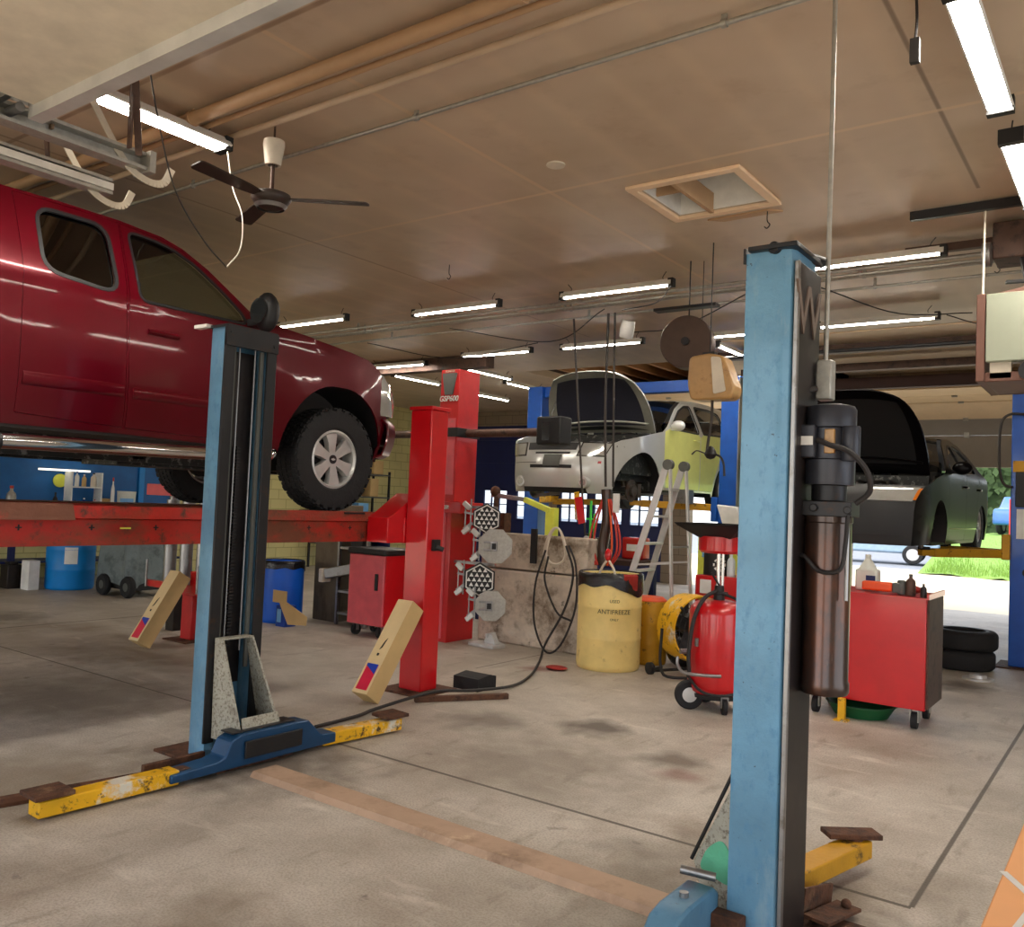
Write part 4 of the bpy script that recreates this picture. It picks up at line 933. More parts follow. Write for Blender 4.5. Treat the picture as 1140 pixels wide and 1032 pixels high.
SD = dict(strip=.40, hw=.885, paint='sedan_black', door_paint='sedan_black', front_paint='black', glass='glass_dark', belt=1.0, rz=1.44, tumble=.22, nose0=-.5, taper=.16, tail0=-4.0,  # bumper is off: black front sheet paints the dark void there
  axF=-1.0, axR=-3.7, azb=.26, arx=.42, arz=.44, hub=.34, R=.32, sill=.24,
  nose=[(-.16,.24),(-.14,.4),(-.14,.56),(-.16,.66),(-.24,.76),(-.34,.82)],
  fender=[(-.45,.84),(-.7,.90),(-.95,.94),(-1.22,.98)],
  roof=[(-1.25,.99),(-1.55,1.16),(-1.85,1.32),(-2.12,1.41),(-2.6,1.45),(-3.1,1.41),(-3.45,1.30),(-3.85,1.12)],
  tail=[(-4.72,.26),(-4.78,.6),(-4.74,.92),(-4.2,1.04)], wsn=3,
  doors=[[(-1.50,.28),(-1.45,.62),(-1.46,1.02),(-1.72,1.18),(-1.98,1.30),(-2.2,1.37),(-2.46,1.40),(-2.52,1.0),(-2.52,.28)],
         [(-2.54,.28),(-2.54,1.0),(-2.48,1.40),(-2.95,1.385),(-3.30,1.28),(-3.50,1.12),(-3.45,.9),(-3.30,.66),(-3.26,.28)]],
  wins=[rnd_poly([(-1.58,1.04),(-1.78,1.16),(-2.02,1.27),(-2.22,1.335),(-2.41,1.35),(-2.44,1.04)], .03, 2), rnd_poly([(-2.58,1.04),(-2.55,1.355),(-2.92,1.34),(-3.24,1.24),(-3.38,1.08)], .03, 2)],
  mirror=(-1.62,1.06), mirror_paint='sedan_black', bulge=.14,
  front_bits=[('headlight','headlamp',.665,.80,.50,.97,.014), ('corner_lamp','lamp_amber',.68,.79,-.998,-.965,.016), ('lower_skirt','black',.26,.34,-.9,.9,.004)],
  hood_ang=radians(58), hood_len=1.02, hood_hw=.74, hood_round=.28, hood_frame='sedan_black', liner='black', slam='engine')
sd_ = car('black_sedan', 'black sedan with its hood up and front bumper off, raised near the open door', (-2.58, 8.72, 1.05), SD)

# ------------------------------------------------------------------ the two blue lifts at the back
def tall_post(x0, x1, y0, y1, top, label, grp, boom=None):
    t = thing('lift_post', label, 'car lift', ((x0+x1)/2, (y0+y1)/2, 0), group=grp)
    obj('column', B().box(x0, x1, y0, y1, .012, top), 'blue_lift', t, w=True, bev=.01)
    obj('base_plate', B().box(x0-.12, x1+.12, y0-.12, y1+.12, 0, .012), 'rust', t, w=True)
    return t
GB = 'blue lift posts in the back bays'
t1 = tall_post(-7.62,-7.36,10.75,11.05,3.30,'blue lift post behind the silver car\'s left end', GB)
obj('overhead_beam', B().box(-7.36,-4.53,10.82,10.98,3.14,3.30), 'blue_lift', t1, w=True, bev=.006)
t2 = tall_post(-4.52,-4.27,10.75,11.05,3.30,'blue lift post standing between silver car and nearest blue post', GB)
obj('side_plate', B().box(-4.27,-4.255,10.72,11.12,.3,3.28), 'steel', t2, w=True)
t3 = tall_post(-1.20,-.92,10.80,11.12,3.05,'blue lift post at the right edge beside the open doorway', GB)
obj('latch_cover', B().box(-1.15,-.95,10.74,10.80,1.72,2.10), 'black', t3, w=True, bev=.01)
obj('warning_label', B().box(-1.14,-.98,10.785,10.80,1.38,1.70), 'paper', t3, w=True)
obj('yellow_cover', B().box(-1.18,-.95,10.78,10.80,2.10,2.22), 'ochre_arm', t3, w=True)
obj('hose', B().tube([(-1.05,10.76,2.72),(-1.22,10.76,2.72),(-1.30,10.76,2.6),(-1.31,10.76,2.2),(-1.27,10.76,1.98),(-1.18,10.76,1.93)], .014, 8), 'hose', t3, w=True)
obj('bolt_hole', B().cyl((-1.03,10.79,1.02),(-1.03,10.80,1.02),.05), 'black', t3, w=True)
def long_arm(par, p0, p1, m='ochre_arm'):
    o = obj('arm', B().bar(p0, p1, .10, .09), m, par, w=True, bev=.006)
    d = (V(p1)-V(p0)).normalized(); mid = V(p0)+(V(p1)-V(p0))*.55
    obj('arm_extension', B().bar(mid+V((0,0,.0)), V(p1)+d*.15, .075, .065), m, o, w=True, bev=.005)
    obj('lift_pad', B().cyl(V(p1)+d*.10+V((0,0,.03)), V(p1)+d*.10+V((0,0,.062)), .06), 'rubber', o, w=True)
    return o
obj('carriage', B().box(-1.27,-1.19,10.7,11.1,1.15,1.42), 'ochre_arm', t3, w=True, bev=.01)
long_arm(t3, (-1.27,10.78,1.21), (-1.84,10.1,1.20)); long_arm(t3, (-1.27,11.05,1.21), (-1.90,11.6,1.20))
obj('carriage', B().box(-4.60,-4.52,10.7,11.1,1.4,1.72), 'blue_lift', t2, w=True, bev=.01)
long_arm(t2, (-4.60,10.78,1.58), (-5.35,10.2,1.60)); long_arm(t2, (-4.60,11.05,1.58), (-5.3,11.55,1.60))
obj('arm_restraint', B().box(-4.95,-4.75,10.35,10.5,1.62,1.80), 'steel', t2, w=True)
long_arm(t1, (-7.30,10.78,1.60), (-6.72,10.2,1.62), 'yellow_arm'); long_arm(t1, (-7.30,11.05,1.58), (-6.7,11.5,1.60))
# ------------------------------------------------------------------ alignment tower, wheel targets, low concrete wall
A = thing('alignment_tower', 'tall red alignment console tower reading GSP600 behind the red post', 'console tower', (-6.25, 7.5, 0))
obj('tower_body', B().box(-6.37, -6.106, 7.30, 7.66, 1.52, 2.98), 'red_worn', A, w=True, bev=.006)
obj('front_panel', B().box(-6.355, -6.13, 7.292, 7.30, 1.60, 2.44), 'red_pink', A, w=True)
obj('base_cabinet', B().box(-6.40, -6.10, 7.26, 7.72, 0, 1.50), 'red_paint', A, w=True, bev=.006)
obj('base_panel', B().box(-6.385, -6.17, 7.25, 7.26, .04, 1.40), 'red_pink', A, w=True)
obj('collar', B().box(-6.385,-6.09,7.285,7.68,2.235,2.335), 'dark_metal', A, w=True, bev=.004)
obj('tray', B().box(-6.42,-5.93,7.20,7.60,1.40,1.52), 'red_worn', A, w=True, bev=.006)
obj('screen_panel', B().prism([(-6.345,2.94),(-6.135,2.94),(-6.19,2.70),(-6.30,2.70)], 'y', 7.288, 7.30), 'grey_plastic', A, w=True)
text_mesh('GSP600', .085, 'sign_lettering', 'white', A, (-6.245,7.294,2.655), (pi/2,0,0), .002, shear=.2, w=True, bold=.001)
text_mesh('HUNTER', .036, 'sign_lettering', 'offwhite', A, (-6.24,7.296,2.962), (pi/2,0,0), .002, w=True)
text_mesh('HUNTER', .055, 'sign_lettering', 'white', A, (-6.20,7.196,1.46), (pi/2,0,0), .002, shear=.2, w=True, bold=.002)
bm_ = obj('camera_boom', B().cyl((-7.55,7.47,2.285),(-4.95,7.47,2.285),.045), 'brown_iron', A, w=True)
obj('camera_pod', B().box(-5.10,-4.80,7.36,7.58,2.15,2.44), 'black', bm_, w=True, bev=.02)
obj('camera_pod', B().box(-7.85,-7.55,7.36,7.58,2.15,2.44), 'black', bm_, w=True, bev=.02)
obj('pod_window', B().box(-5.02,-4.93,7.352,7.36,2.19,2.38), 'lens_dark', bm_, w=True)
obj('hook_rail', B().box(-6.10,-5.55,7.34,7.37,1.46,1.49).box(-6.10,-5.55,7.34,7.37,.86,.89), 'steel', A, w=True)
def target(cx, cz, front, label, tilt=0, r=.175):
    t = thing('wheel_target', label, 'wheel target', (cx, 7.24, cz), rot=(0, tilt, radians(34)), group='wheel alignment targets on the red tower')
    n = 6 if front else 8
    hx = [(r*cos(2*pi*i/n+pi/2+(0 if front else pi/8)), r*sin(2*pi*i/n+pi/2+(0 if front else pi/8))) for i in range(n)]
    obj('target_plate', B().prism(hx, 'y', 0, .018), 'black' if front else 'galv', t, bev=.004)
    if front:
        k = .90; b = B(); o = [(x*k, y*k) for x, y in hx]; i_ = [(x*.82, y*.82) for x, y in hx]
        for j in range(6): b.add([(o[j][0],-.002,o[j][1]),(o[(j+1)%6][0],-.002,o[(j+1)%6][1]),(i_[(j+1)%6][0],-.002,i_[(j+1)%6][1]),(i_[j][0],-.002,i_[j][1])], [(0,1,2,3)])
        obj('white_border', b, 'white', t, smooth=0)
        b = B(); s = .055*r/.175
        for q in range(-3, 4):
            for p in range(-3, 4):
                x, y = (p+q*.5)*s*.98, q*s*.86
                if sqrt(x*x+y*y) < r*.74: b.add([(x-s*.40,-.003,y-s*.28),(x+s*.40,-.003,y-s*.28),(x,-.003,y+s*.42)], [(0,1,2)])
        obj('triangle_pattern', b, 'paper', t, smooth=0)
    else:
        obj('clamp_body', B().box(-.05,.02,-.03,0,-.05,.05).box(-.12,-.05,-.025,-.005,.03,.05).box(-.12,-.05,-.025,-.005,-.05,-.03), 'steel', t, bev=.004)
        obj('clamp_window', B().box(-.035,.01,-.034,-.03,-.03,.03), 'black', t)
    b = B(); b.cyl((-.17,.03,-.16),(-.17,.03,.2),.008,n=8).cyl((-.23,.06,-.14),(-.23,.06,.18),.008,n=8).bar((-.24,.04,.06),(-.02,.03,.02),.03,.02).bar((-.24,.04,-.12),(-.15,.03,-.05),.035,.03)
    b.cyl((0,.018,0),(0,.08,0),.02)
    obj('rim_clamp', b, 'steel', t)
    for q in (-1,1): obj('clamp_jaw', B().bar((-.25,.05,q*.16),(-.18,.02,q*.10),.04,.05), 'alu', t, bev=.005)
    return t
target(-5.60, 1.36, True, 'upper black and white hexagonal wheel target', r=.165)
target(-5.66, .715, True, 'lower black and white hexagonal wheel target', r=.185)
target(-5.47, 1.08, False, 'grey wheel clamp plate hanging between the two hexagonal targets', r=.19)
target(-5.50, .46, False, 'lowest grey wheel clamp plate, below the lower hexagon', r=.17)
m = B(); m.prism(rnd_poly([(-.19,-.12),(.17,-.14),(.20,.05),(.05,.16),(-.15,.12)], .03), 'z', 0, .035); m.prism([(-.04,.035),(.12,.035),(.07,.13),(.0,.13)], 'y', -.03, .05).box(.0,.03,-.06,.10,.10,.14)
one('wheel_chock_plate', m, 'alu', 'silver clamp foot lying on the floor before the stained low wall', 'clamp', loc=(-5.68,7.46,0), bev=.006)

wm = B(); wm.box(-6.05,-4.67,7.74,7.98,.0,.80).box(-6.05,-4.66,7.75,7.97,.815,1.20)
struct('wall_middle', wm, 'conc_wall', bev=.02)
one('black_tube', B().box(-5.34,-5.27,7.69,7.72,.90,1.27), 'black', 'short black upright tube fixed on the low stained wall', 'tube', org=(-5.3,7.7,.9))
h = B(); 
for k in range(4): h.tube([(-5.0+.14*cos(a)*(1-.05*k)+.01*k, 7.66-.012*k, 1.03+.11*sin(a)+.16*max(0, sin(a))**2) for a in [2*pi*i/14 for i in range(15)]], .012, 6, 2)
one('coiled_hose', h, 'offwhite', 'beige coil of hose hung over the top of the low wall', 'hose', org=(-5.0,7.66,1.03))
h = B()
h.tube([(-5.08,7.60,1.06),(-5.18,7.58,.7),(-5.16,7.56,.3),(-4.98,7.52,.03),(-4.80,7.52,.12),(-4.66,7.55,.5),(-4.70,7.60,.9),(-4.83,7.66,1.12)], .011, 8)
h.tube([(-5.03,7.58,1.0),(-5.05,7.56,.75),(-4.85,7.5,.45),(-4.66,7.48,.38)], .011, 8)
h.tube([(-4.83,7.6,1.12),(-4.72,7.58,.85),(-4.75,7.5,.5),(-4.9,7.4,.14),(-4.85,7.25,.02),(-4.68,6.95,.015),(-4.42,6.45,.015),(-4.26,5.95,.02),(-4.32,5.5,.04),(-4.42,5.15,.065),(-4.48,4.6,.02),(-4.42,4.35,.02),(-4.40,3.95,.02)], .012, 8)
one('air_hose', h, 'cable', 'black air hose from the low wall running over the floor to the near lift', 'hose', org=(-4.8,7.5,0))

# ------------------------------------------------------------------ drums, bins
def drum(name, loc, r, h, m, label, cat, grp=None, ribs=(.33,.66), open_top=True):
    t = thing(name, label, cat, loc, group=grp)
    pr = [(0,0),(r*.94,0),(r*.98,.015),(r,.05)]
    for q in ribs: pr += [(r,h*q-.012),(r*1.015,h*q),(r,h*q+.012)]
    pr += [(r,h-.04),(r*.985,h-.01),(r*.95,h),(r*.90,h-.005)]
    pr += [(r*.90,h-.5*h),(0,h-.5*h)] if open_top else [(r*.88,h-.02),(0,h-.02)]
    obj('drum_body', B().lathe(pr, n=56), m, t, smooth=50)
    return t
def bag_over(t, r, h, drop, seed, m='bag_black'):
    rr = random.Random(seed); b = B(); rows = []; n = 48
    ph = [rr.uniform(0, 6.28) for _ in range(5)]
    def wob(a): return sum(sin(a*k+ph[i])*.5/k**.5 for i, k in enumerate((1,2,3,5,8)))
    for v, (rad, z) in enumerate([(r*.86,h-.18),(r*.90,h-.02),(r*.98,h+.015),(r*1.04,h-.0),(r*1.045,h-drop*.5),(r*1.05,h-drop)]):
        rows.append([(rad*cos(a)*(1+.012*wob(a*2)*(v > 2)), rad*sin(a)*(1+.012*wob(a*2)*(v > 2)), z+(drop*.38*wob(a) if v == 5 else drop*.15*wob(a) if v == 4 else 0)) for a in [2*pi*i/n for i in range(n+1)]])
    obj('bin_bag', b.grid(rows), m, t, smooth=60)
yd = drum('waste_drum', (-4.19,7.42,0), .305, .90, 'drum_yellow', 'big yellow plastic drum lined with a black bag', 'drum')
bag_over(yd, .305, .90, .14, 5)
obj('red_rim_patch', B().lathe([(.318,.76),(.322,.90),(.30,.915)], a0=radians(-38), a1=radians(-8), n=8), 'rag', yd)
for i, (tx, z, sz) in enumerate((('ANTIFREEZE',.56,.058),('USED',.66,.04),('ONLY',.49,.03))):
    me = text_mesh(tx, sz, 'drum_lettering', 'black', yd, (0,0,0), (pi/2,0,0), .001)
    for v in me.data.vertices:
        a = v.co.x/.308+radians(-52); v.co = V((.3085*cos(a)-v.co.y*0, .3085*sin(a), v.co.z+z))
cl = thing('jumper_clamp', 'red handled jumper cable clamp sticking out of the yellow drum', 'clamp', (-4.18,7.30,.84))
obj('cable_legs', B().tube([(-.10,0,-.02),(-.04,0,.12),(.02,0,.20)], .012, 8, 4).tube([(.12,0,-.02),(.09,0,.10),(.02,0,.20)], .012, 8, 4), 'offwhite', cl)
obj('grip', B().ball((.02,0,.24), .045, 14, (.8,.6,1.4)), 'red_paint', cl)
one('shop_rag', B().ball((0,0,.01), .085, 20, (1.3,1.0,.2)), 'rag', 'dark red rag on the floor touching the yellow drum', 'rag', loc=(-4.45,6.92,.01))
d2 = drum('oil_bucket', (-4.02,7.95,0), .17, .62, 'ochre_arm', 'narrow ochre drum hidden behind the big yellow drum', 'drum')
obj('lid', B().lathe([(0,.66),(.12,.66),(.16,.63),(.165,.60)], n=32), 'orange_plastic', d2)
rb = B(); rb.ball((0,0,.17), .17, 26, (.95,.9,1.0)).ball((.02,0,.42), .12, 20, (1,.9,1.0)).cyl((0,0,.5),(0.03,0,.66),.05,.02)
o = one('rubbish_bag', rb, 'bag_black', 'crumpled black rubbish bag squeezed behind the yellow drum and fan', 'bag', loc=(-3.68,7.99,.42))
o.location.z = 0

# ------------------------------------------------------------------ red oil drain, drum fan
O = thing('oil_drain', 'red rolling oil drain tank with a wide black funnel', 'oil drain', (-2.72, 6.55, 0), radians(35))
obj('tank', B().lathe([(0,.13),(.19,.13),(.215,.15),(.225,.19),(.225,.74),(.215,.79),(.18,.825),(.10,.845),(0,.85)], n=56), 'red_paint', O, smooth=50)
obj('tank_skirt', B().lathe([(.20,.10),(.205,.13),(0,.13)], n=40), 'black', O)
obj('funnel', B().lathe([(.385,1.445),(.39,1.44),(.20,1.35),(.17,1.335),(.17,1.33),(.20,1.34),(.38,1.43)], n=4), 'black', O, smooth=0, rot=(0,0,radians(10)))
obj('bowl', B().lathe([(0,1.215),(.15,1.215),(.17,1.235),(.17,1.345),(.15,1.35)], n=48), 'red_paint', O)
obj('riser', B().cyl((-.012,0,.84),(-.012,0,1.22),.016).cyl((.022,0,.84),(.022,0,1.22),.012), 'chrome', O)
obj('valve', B().cyl((0,0,.84),(0,0,.96),.045,.035).cyl((-.06,-.03,.90),(.06,-.03,.90),.014).cyl((0,-.02,.95),(-.07,-.02,1.06),.008), 'black', O)
obj('hose', B().tube([(-.03,-.04,.92),(-.14,-.10,.86),(-.22,-.14,.70),(-.25,-.14,.45),(-.24,-.13,.30)], .016, 8).tube([(-.24,-.05,.26),(-.16,-.20,.17),(0,-.245,.15),(.16,-.19,.20),(.235,-.05,.38),(.235,.0,.6),(.15,-.10,.83),(.03,-.04,.90)], .011, 8), 'cable', O)
obj('handle_bar', B().tube([(-.02,-.235,.295),(-.18,-.25,.30),(-.30,-.22,.31),(-.34,-.18,.36),(-.34,-.17,.42)], .013, 8), 'steel', O)
obj('drain_tap', B().cyl((-.22,-.02,.44),(-.30,-.05,.44),.02).cyl((-.19,-.13,.50),(-.19,-.14,.56),.015), 'steel', O)
for s in (-1,):
    wl = obj('wheel', B().lathe([(.05,-.028),(.10,-.032),(.112,-.02),(.112,.02),(.10,.032),(.05,.028)], (-.22,-.05,.112), 'y', 36), 'rubber', O)
    obj('wheel_rim', B().lathe([(0,-.034),(.02,-.036),(.06,-.028),(.06,.028),(0,.03)], (-.22,-.05,.112), 'y', 28), 'alu', wl)
wl = obj('wheel', B().lathe([(.05,-.028),(.10,-.032),(.112,-.02),(.112,.02),(.10,.032),(.05,.028)], (-.05,.22,.112), 'y', 36), 'rubber', O)
obj('axle', B().bar((-.22,-.05,.13),(-.05,.22,.13),.03,.03).box(-.12,.16,-.12,.1,.09,.12), 'black', O)
for x, y in ((.02,-.20),(.20,-.02)):
    cw_ = obj('caster', B().cyl((x-.016,y,.062),(x+.016,y,.062),.062), 'rubber', O)
    obj('caster_fork', B().box(x-.028,x-.020,y-.02,y+.02,.05,.13).box(x+.020,x+.028,y-.02,y+.02,.05,.13).box(x-.028,x+.028,y-.03,y+.03,.125,.135), 'steel', cw_)
Fn = thing('drum_fan', 'round yellow floor fan tilted behind the red oil drain tank', 'fan', (-3.42, 7.62, 0), radians(62))
def rx(p): return p
obj('shroud', B().lathe([(.29,-.13),(.305,-.13),(.31,0),(.305,.13),(.29,.13),(.292,0),(.29,-.13)], (0,0,.45), 'y', 56), 'yellow_arm', Fn, smooth=50)
b = B()
for r_ in (.06,.12,.18,.24): b.torus((0,-.125,.45), r_, .0035, 'y', 36, 5)
for k in range(12): b.cyl((0,-.125,.45),(.295*cos(k*pi/6),-.125,.45+.295*sin(k*pi/6)),.003,n=5)
obj('guard', b, 'dark_metal', Fn)
for k in range(4):
    a = k*pi/2+.4; M = Matrix.Translation((0,-.02,.45)) @ Matrix.Rotation(a, 4, 'Y') @ Matrix.Rotation(.5, 4, 'X')
    obj('fan_blade', B().box(.04,.26,-.003,.003,-.07,.07,M), 'black', Fn, bev=.002)
obj('fan_motor', B().cyl((0,0,.45),(0,.11,.45),.075), 'black', Fn)
obj('shroud_clips', B().bar((-.24,-.14,.66),(-.19,-.14,.60),.02,.02).bar((.24,-.14,.66),(.19,-.14,.60),.02,.02), 'black', Fn)
obj('stand', B().tube([(-.34,0,.45),(-.34,0,.10),(-.30,-.15,.03),(.30,-.15,.03),(.34,0,.10),(.34,0,.45)], .014, 8, 4).tube([(-.32,.18,.03),(.32,.18,.03)], .014, 8, 0).cyl((-.33,0,.10),(-.32,.2,.03),.012).cyl((.33,0,.10),(.32,.2,.03),.012), 'black', Fn)
for s in (-1,1): obj('wheel', B().cyl((s*.33-.02,.18,.055),(s*.33+.02,.18,.055),.055), 'rubber', Fn)

# ------------------------------------------------------------------ step ladder
Lw = thing('step_ladder', 'tall worn aluminium step ladder standing under the silver car', 'ladder', (-4.1, 8.4, 0))
ya, yb = 8.20, 8.58
for y, dy in ((ya,-.06),(yb,.06)):
    obj('front_rail', B().bar((-4.02,y,2.0),(-4.62,y+dy,.0),.025,.07), 'alu', Lw, w=True, bev=.003)
    obj('rear_rail', B().bar((-3.98,y,2.0),(-3.86,y+dy,.0),.022,.05), 'alu', Lw, w=True, bev=.003)
    obj('top_bracket', B().cyl((-4.0,y-.03,2.0),(-4.0,y+.03,2.0),.055), 'grey_plastic', Lw, w=True)
    obj('side_strut', B().bar((-4.32,y+dy*.5,.95),(-3.93,y+dy*.5,.99),.012,.02), 'alu', Lw, w=True)
for k in range(6):
    z = .30+k*.29; x = -4.02-.30*(2.0-z)
    obj('step', B().box(x-.045,x+.045,ya-.05*(2-z)/2,yb+.05*(2-z)/2,z-.012,z+.012), 'alu', Lw, w=True, bev=.003)
for z in (.5,1.15): 
    x = -3.98+.06*(2.0-z); obj('rear_brace', B().cyl((x,ya-.02,z),(x,yb+.02,z),.01), 'steel', Lw, w=True)

# ------------------------------------------------------------------ red cart with things on it
K2 = thing('tool_cart', 'red steel tool cart on casters in front of the black sedan', 'tool cart', (-1.74, 7.26, 0))
obj('cabinet', B().box(-2.18,-1.30,6.98,7.56,.15,.965), 'red_paint', K2, w=True, bev=.006)
obj('top_tray', B().prism([(-2.20,.96),(-1.28,.96),(-1.28,1.0),(-1.295,1.0),(-1.295,.97),(-2.185,.97),(-2.185,1.0),(-2.20,1.0)], 'y', 6.96, 7.58), 'red_paint', K2, w=True)
obj('drawer_side', B().box(-1.30,-1.285,7.01,7.55,.16,.955), 'brown_iron', K2, w=True)
for x, y in ((-1.38,7.06),(-1.38,7.48),(-2.1,7.06),(-2.1,7.48)):
    c_ = obj('caster', B().cyl((x-.02,y,.062),(x+.02,y,.062),.062), 'rubber', K2, w=True)
    obj('caster_fork', B().box(x-.032,x-.022,y-.025,y+.025,.05,.15).box(x+.022,x+.032,y-.025,y+.025,.05,.15), 'galv', c_, w=True)
zt = .972
def bottle(loc, r, h, m, capm, label, cat='bottle', neck=.35, grp=None):
    t = thing('bottle', label, cat, loc, group=grp)
    obj('bottle_body', B().lathe([(0,0),(r,0),(r*1.02,.01),(r,h*.62),(r*.85,h*.72),(r*neck,h*.82),(r*neck,h*.92)], n=24), m, t, smooth=50)
    obj('cap', B().lathe([(r*neck*1.15,h*.90),(r*neck*1.15,h),(0,h)], n=16), capm, t)
    return t
j = thing('jug', 'pale plastic jug with a dark label on the red cart', 'jug', (-1.78,7.25,zt))
obj('jug_body', B().box(-.085,.085,-.06,.06,0,.17), 'milk', j, bev=.02)
obj('jug_neck', B().cyl((0,0,.16),(.0,0,.25),.075,.02,n=20).cyl((0,0,.25),(0,0,.28),.022), 'milk', j)
obj('jug_label', B().box(-.0,.07,-.064,-.06,.03,.12), 'navy', j)
ct = thing('power_tool', 'orange and grey air tool lying on the red cart', 'tool', (-1.66,7.10,zt))
obj('tool_body', B().bar((-.12,0,.05),(.10,0,.05),.08,.07), 'orange_plastic', ct, bev=.015)
obj('tool_end', B().bar((.10,0,.05),(.16,0,.05),.075,.075).cyl((.16,0,.0),(.16,0,.11),.03), 'grey_plastic', ct, bev=.01)
bottle((-1.435,7.10,zt), .035, .16, 'brown_iron', 'grey_plastic', 'small brown bottle standing among rags on the red cart')
bottle((-1.33,7.02,zt+.0), .022, .10, 'black_side', 'black', 'tiny dark spray bottle on the cart\'s near right corner')
rg = B()
for k in range(9): rg.ball((random.uniform(-.02,.20), random.uniform(.06,.16), .022), random.uniform(.05,.09), 12, (1,1,.35))
tag(obj('shop_rags', rg, 'rag', loc=(-1.58,7.20,zt+.01)), 'heap of dark red shop rags on the red cart', 'rags', kind='stuff')
bottle((-1.98,7.16,zt), .045, .20, 'teal', 'neon', 'teal and yellow bottle half hidden behind the near lift tank')
tr = thing('drain_pan', 'dark green round drain pan under the red cart', 'pan', (-1.80,7.22,0))
obj('pan_bowl', B().lathe([(0,.005),(.20,.005),(.25,.09),(.262,.095),(.262,.10),(.245,.10),(.195,.02),(0,.02)], n=48), 'green_pan', tr)
one('yellow_stand', B().box(-.025,.025,-.02,.02,0,.17).box(-.05,.05,-.04,.04,0,.012), 'yellow_arm', 'short upright yellow bar on the floor before the red cart', 'stand bar', loc=(-1.86,6.90,0))

# tyres by the doorway
tyres = ['lower of two black tyres stacked by the open doorway', 'upper of two black tyres stacked by the open doorway']
tw_ = None
for i in range(2):
    t = thing('tyre', tyres[i], 'tyre', (-1.58+.02*i, 10.35+.02*i, .2*i), group='tyres stacked by the doorway')
    t.location.z = .002+.202*i
    obj('rubber_tyre', B().lathe([(.20,.02),(.24,.0),(.29,.005),(.315,.03),(.32,.05),(.32,.15),(.315,.17),(.29,.195),(.24,.2),(.20,.18),(.195,.1),(.20,.02)], n=64), 'rubber', t, smooth=40)
    obj('sidewall_ring', B().lathe([(.205,.1995),(.235,.2012),(.238,.2)], n=48), 'grey_plastic', t)
one('brake_rotor', B().lathe([(.07,.0),(.14,.0),(.14,.02),(.08,.02),(.075,.05),(.03,.05),(.03,.04),(.07,.03)], n=48), 'alu', 'shiny flat ring lying on the floor before the tyre stack', 'rotor', loc=(-1.33,9.70,0))

# red roll cabinet behind the oil drain
C2 = thing('tool_cabinet', 'red tool cabinet standing directly behind the red oil drain', 'tool cabinet', (-3.45, 8.6, 0))
obj('cabinet', B().box(-3.76,-3.12,8.42,8.85,.10,.88), 'red_worn', C2, w=True, bev=.006)
obj('drawer', B().box(-3.74,-3.14,8.405,8.42,.70,.86), 'red_paint', C2, w=True); obj('drawer', B().box(-3.74,-3.14,8.405,8.42,.50,.68), 'red_paint', C2, w=True)
obj('paper_label', B().box(-3.70,-3.58,8.40,8.405,.70,.84), 'paper', C2, w=True)
obj('caster', B().cyl((-3.7,8.5,.05),(-3.66,8.5,.05),.05), 'rubber', C2, w=True); obj('caster', B().cyl((-3.2,8.5,.05),(-3.16,8.5,.05),.05), 'rubber', C2, w=True)
bottle((-3.42,8.52,.882), .042, .24, 'bottle', 'white', 'clear plastic water bottle on the red cabinet behind the funnel')
one('cardboard_carton', B().box(-.11,.11,-.1,.1,0,.10), 'cardboard', 'small brown carton on the red cabinet', 'box', loc=(-3.24,8.58,.882), bev=.004)
one('black_dome', B().ball((0,0,.0), .2, 24, (1,.7,.8)), 'black', 'black curved cover lying on the carton behind the funnel', 'cover', loc=(-3.22,8.66,1.146))
cn = thing('storage_can', 'black can printed with white spoked wheel logos behind the funnel post', 'can', (-3.62,8.62,.882))
obj('can_body', B().lathe([(0,0),(.13,0),(.13,.42),(.0,.42)], n=36), 'black', cn)
b = B()
for zc in (.11,.30):
    for k in range(8):
        a0 = radians(-52); 
        def cp(u, v): a = a0+u/.13; return (.1315*cos(a), .1315*sin(a), zc+v)
        p = k*pi/4; b.add([cp(.02*cos(p-.3),.02*sin(p-.3)),cp(.02*cos(p+.3),.02*sin(p+.3)),cp(.07*cos(p+.22),.07*sin(p+.22)),cp(.07*cos(p-.22),.07*sin(p-.22))], [(0,1,2,3)])
obj('can_logo', b, 'paper', cn, smooth=0)
bd = thing('metal_locker', 'pale yellow locker with a blue poster behind the ladder', 'locker', (-4.1,9.9,0))
obj('board_panel', B().box(-4.40,-3.70,9.9,10.25,0,1.22), 'neon', bd, w=True)
obj('poster', B().box(-4.34,-4.1,9.885,9.9,.98,1.18), 'skyblue', bd, w=True)
bgw = B(); bgw.prism([(-.20,.40),(.06,.38),(.12,.22),(.26,.03),(.20,0),(-.06,.0)], 'y', 0, .12)
one('white_bag', bgw, 'paper', 'white bag standing on top of the pale yellow locker', 'bag', loc=(-4.02,9.98,1.222), bev=.015)
w2 = thing('work_bench', 'dark workbench with vice and parts under the silver car', 'workbench', (-6.0,9.3,0))
obj('bench_top', B().box(-7.1,-4.75,9.0,9.55,.86,.92), 'dark_wood', w2, w=True)
for x, y in ((-7.05,9.05),(-4.8,9.05),(-7.05,9.5),(-4.8,9.5)): obj('leg', B().box(x-.04,x+.04,y-.04,y+.04,0,.86), 'navy', w2, w=True)
obj('lower_shelf', B().box(-7.0,-4.85,9.05,9.5,.28,.31), 'black_side', w2, w=True)
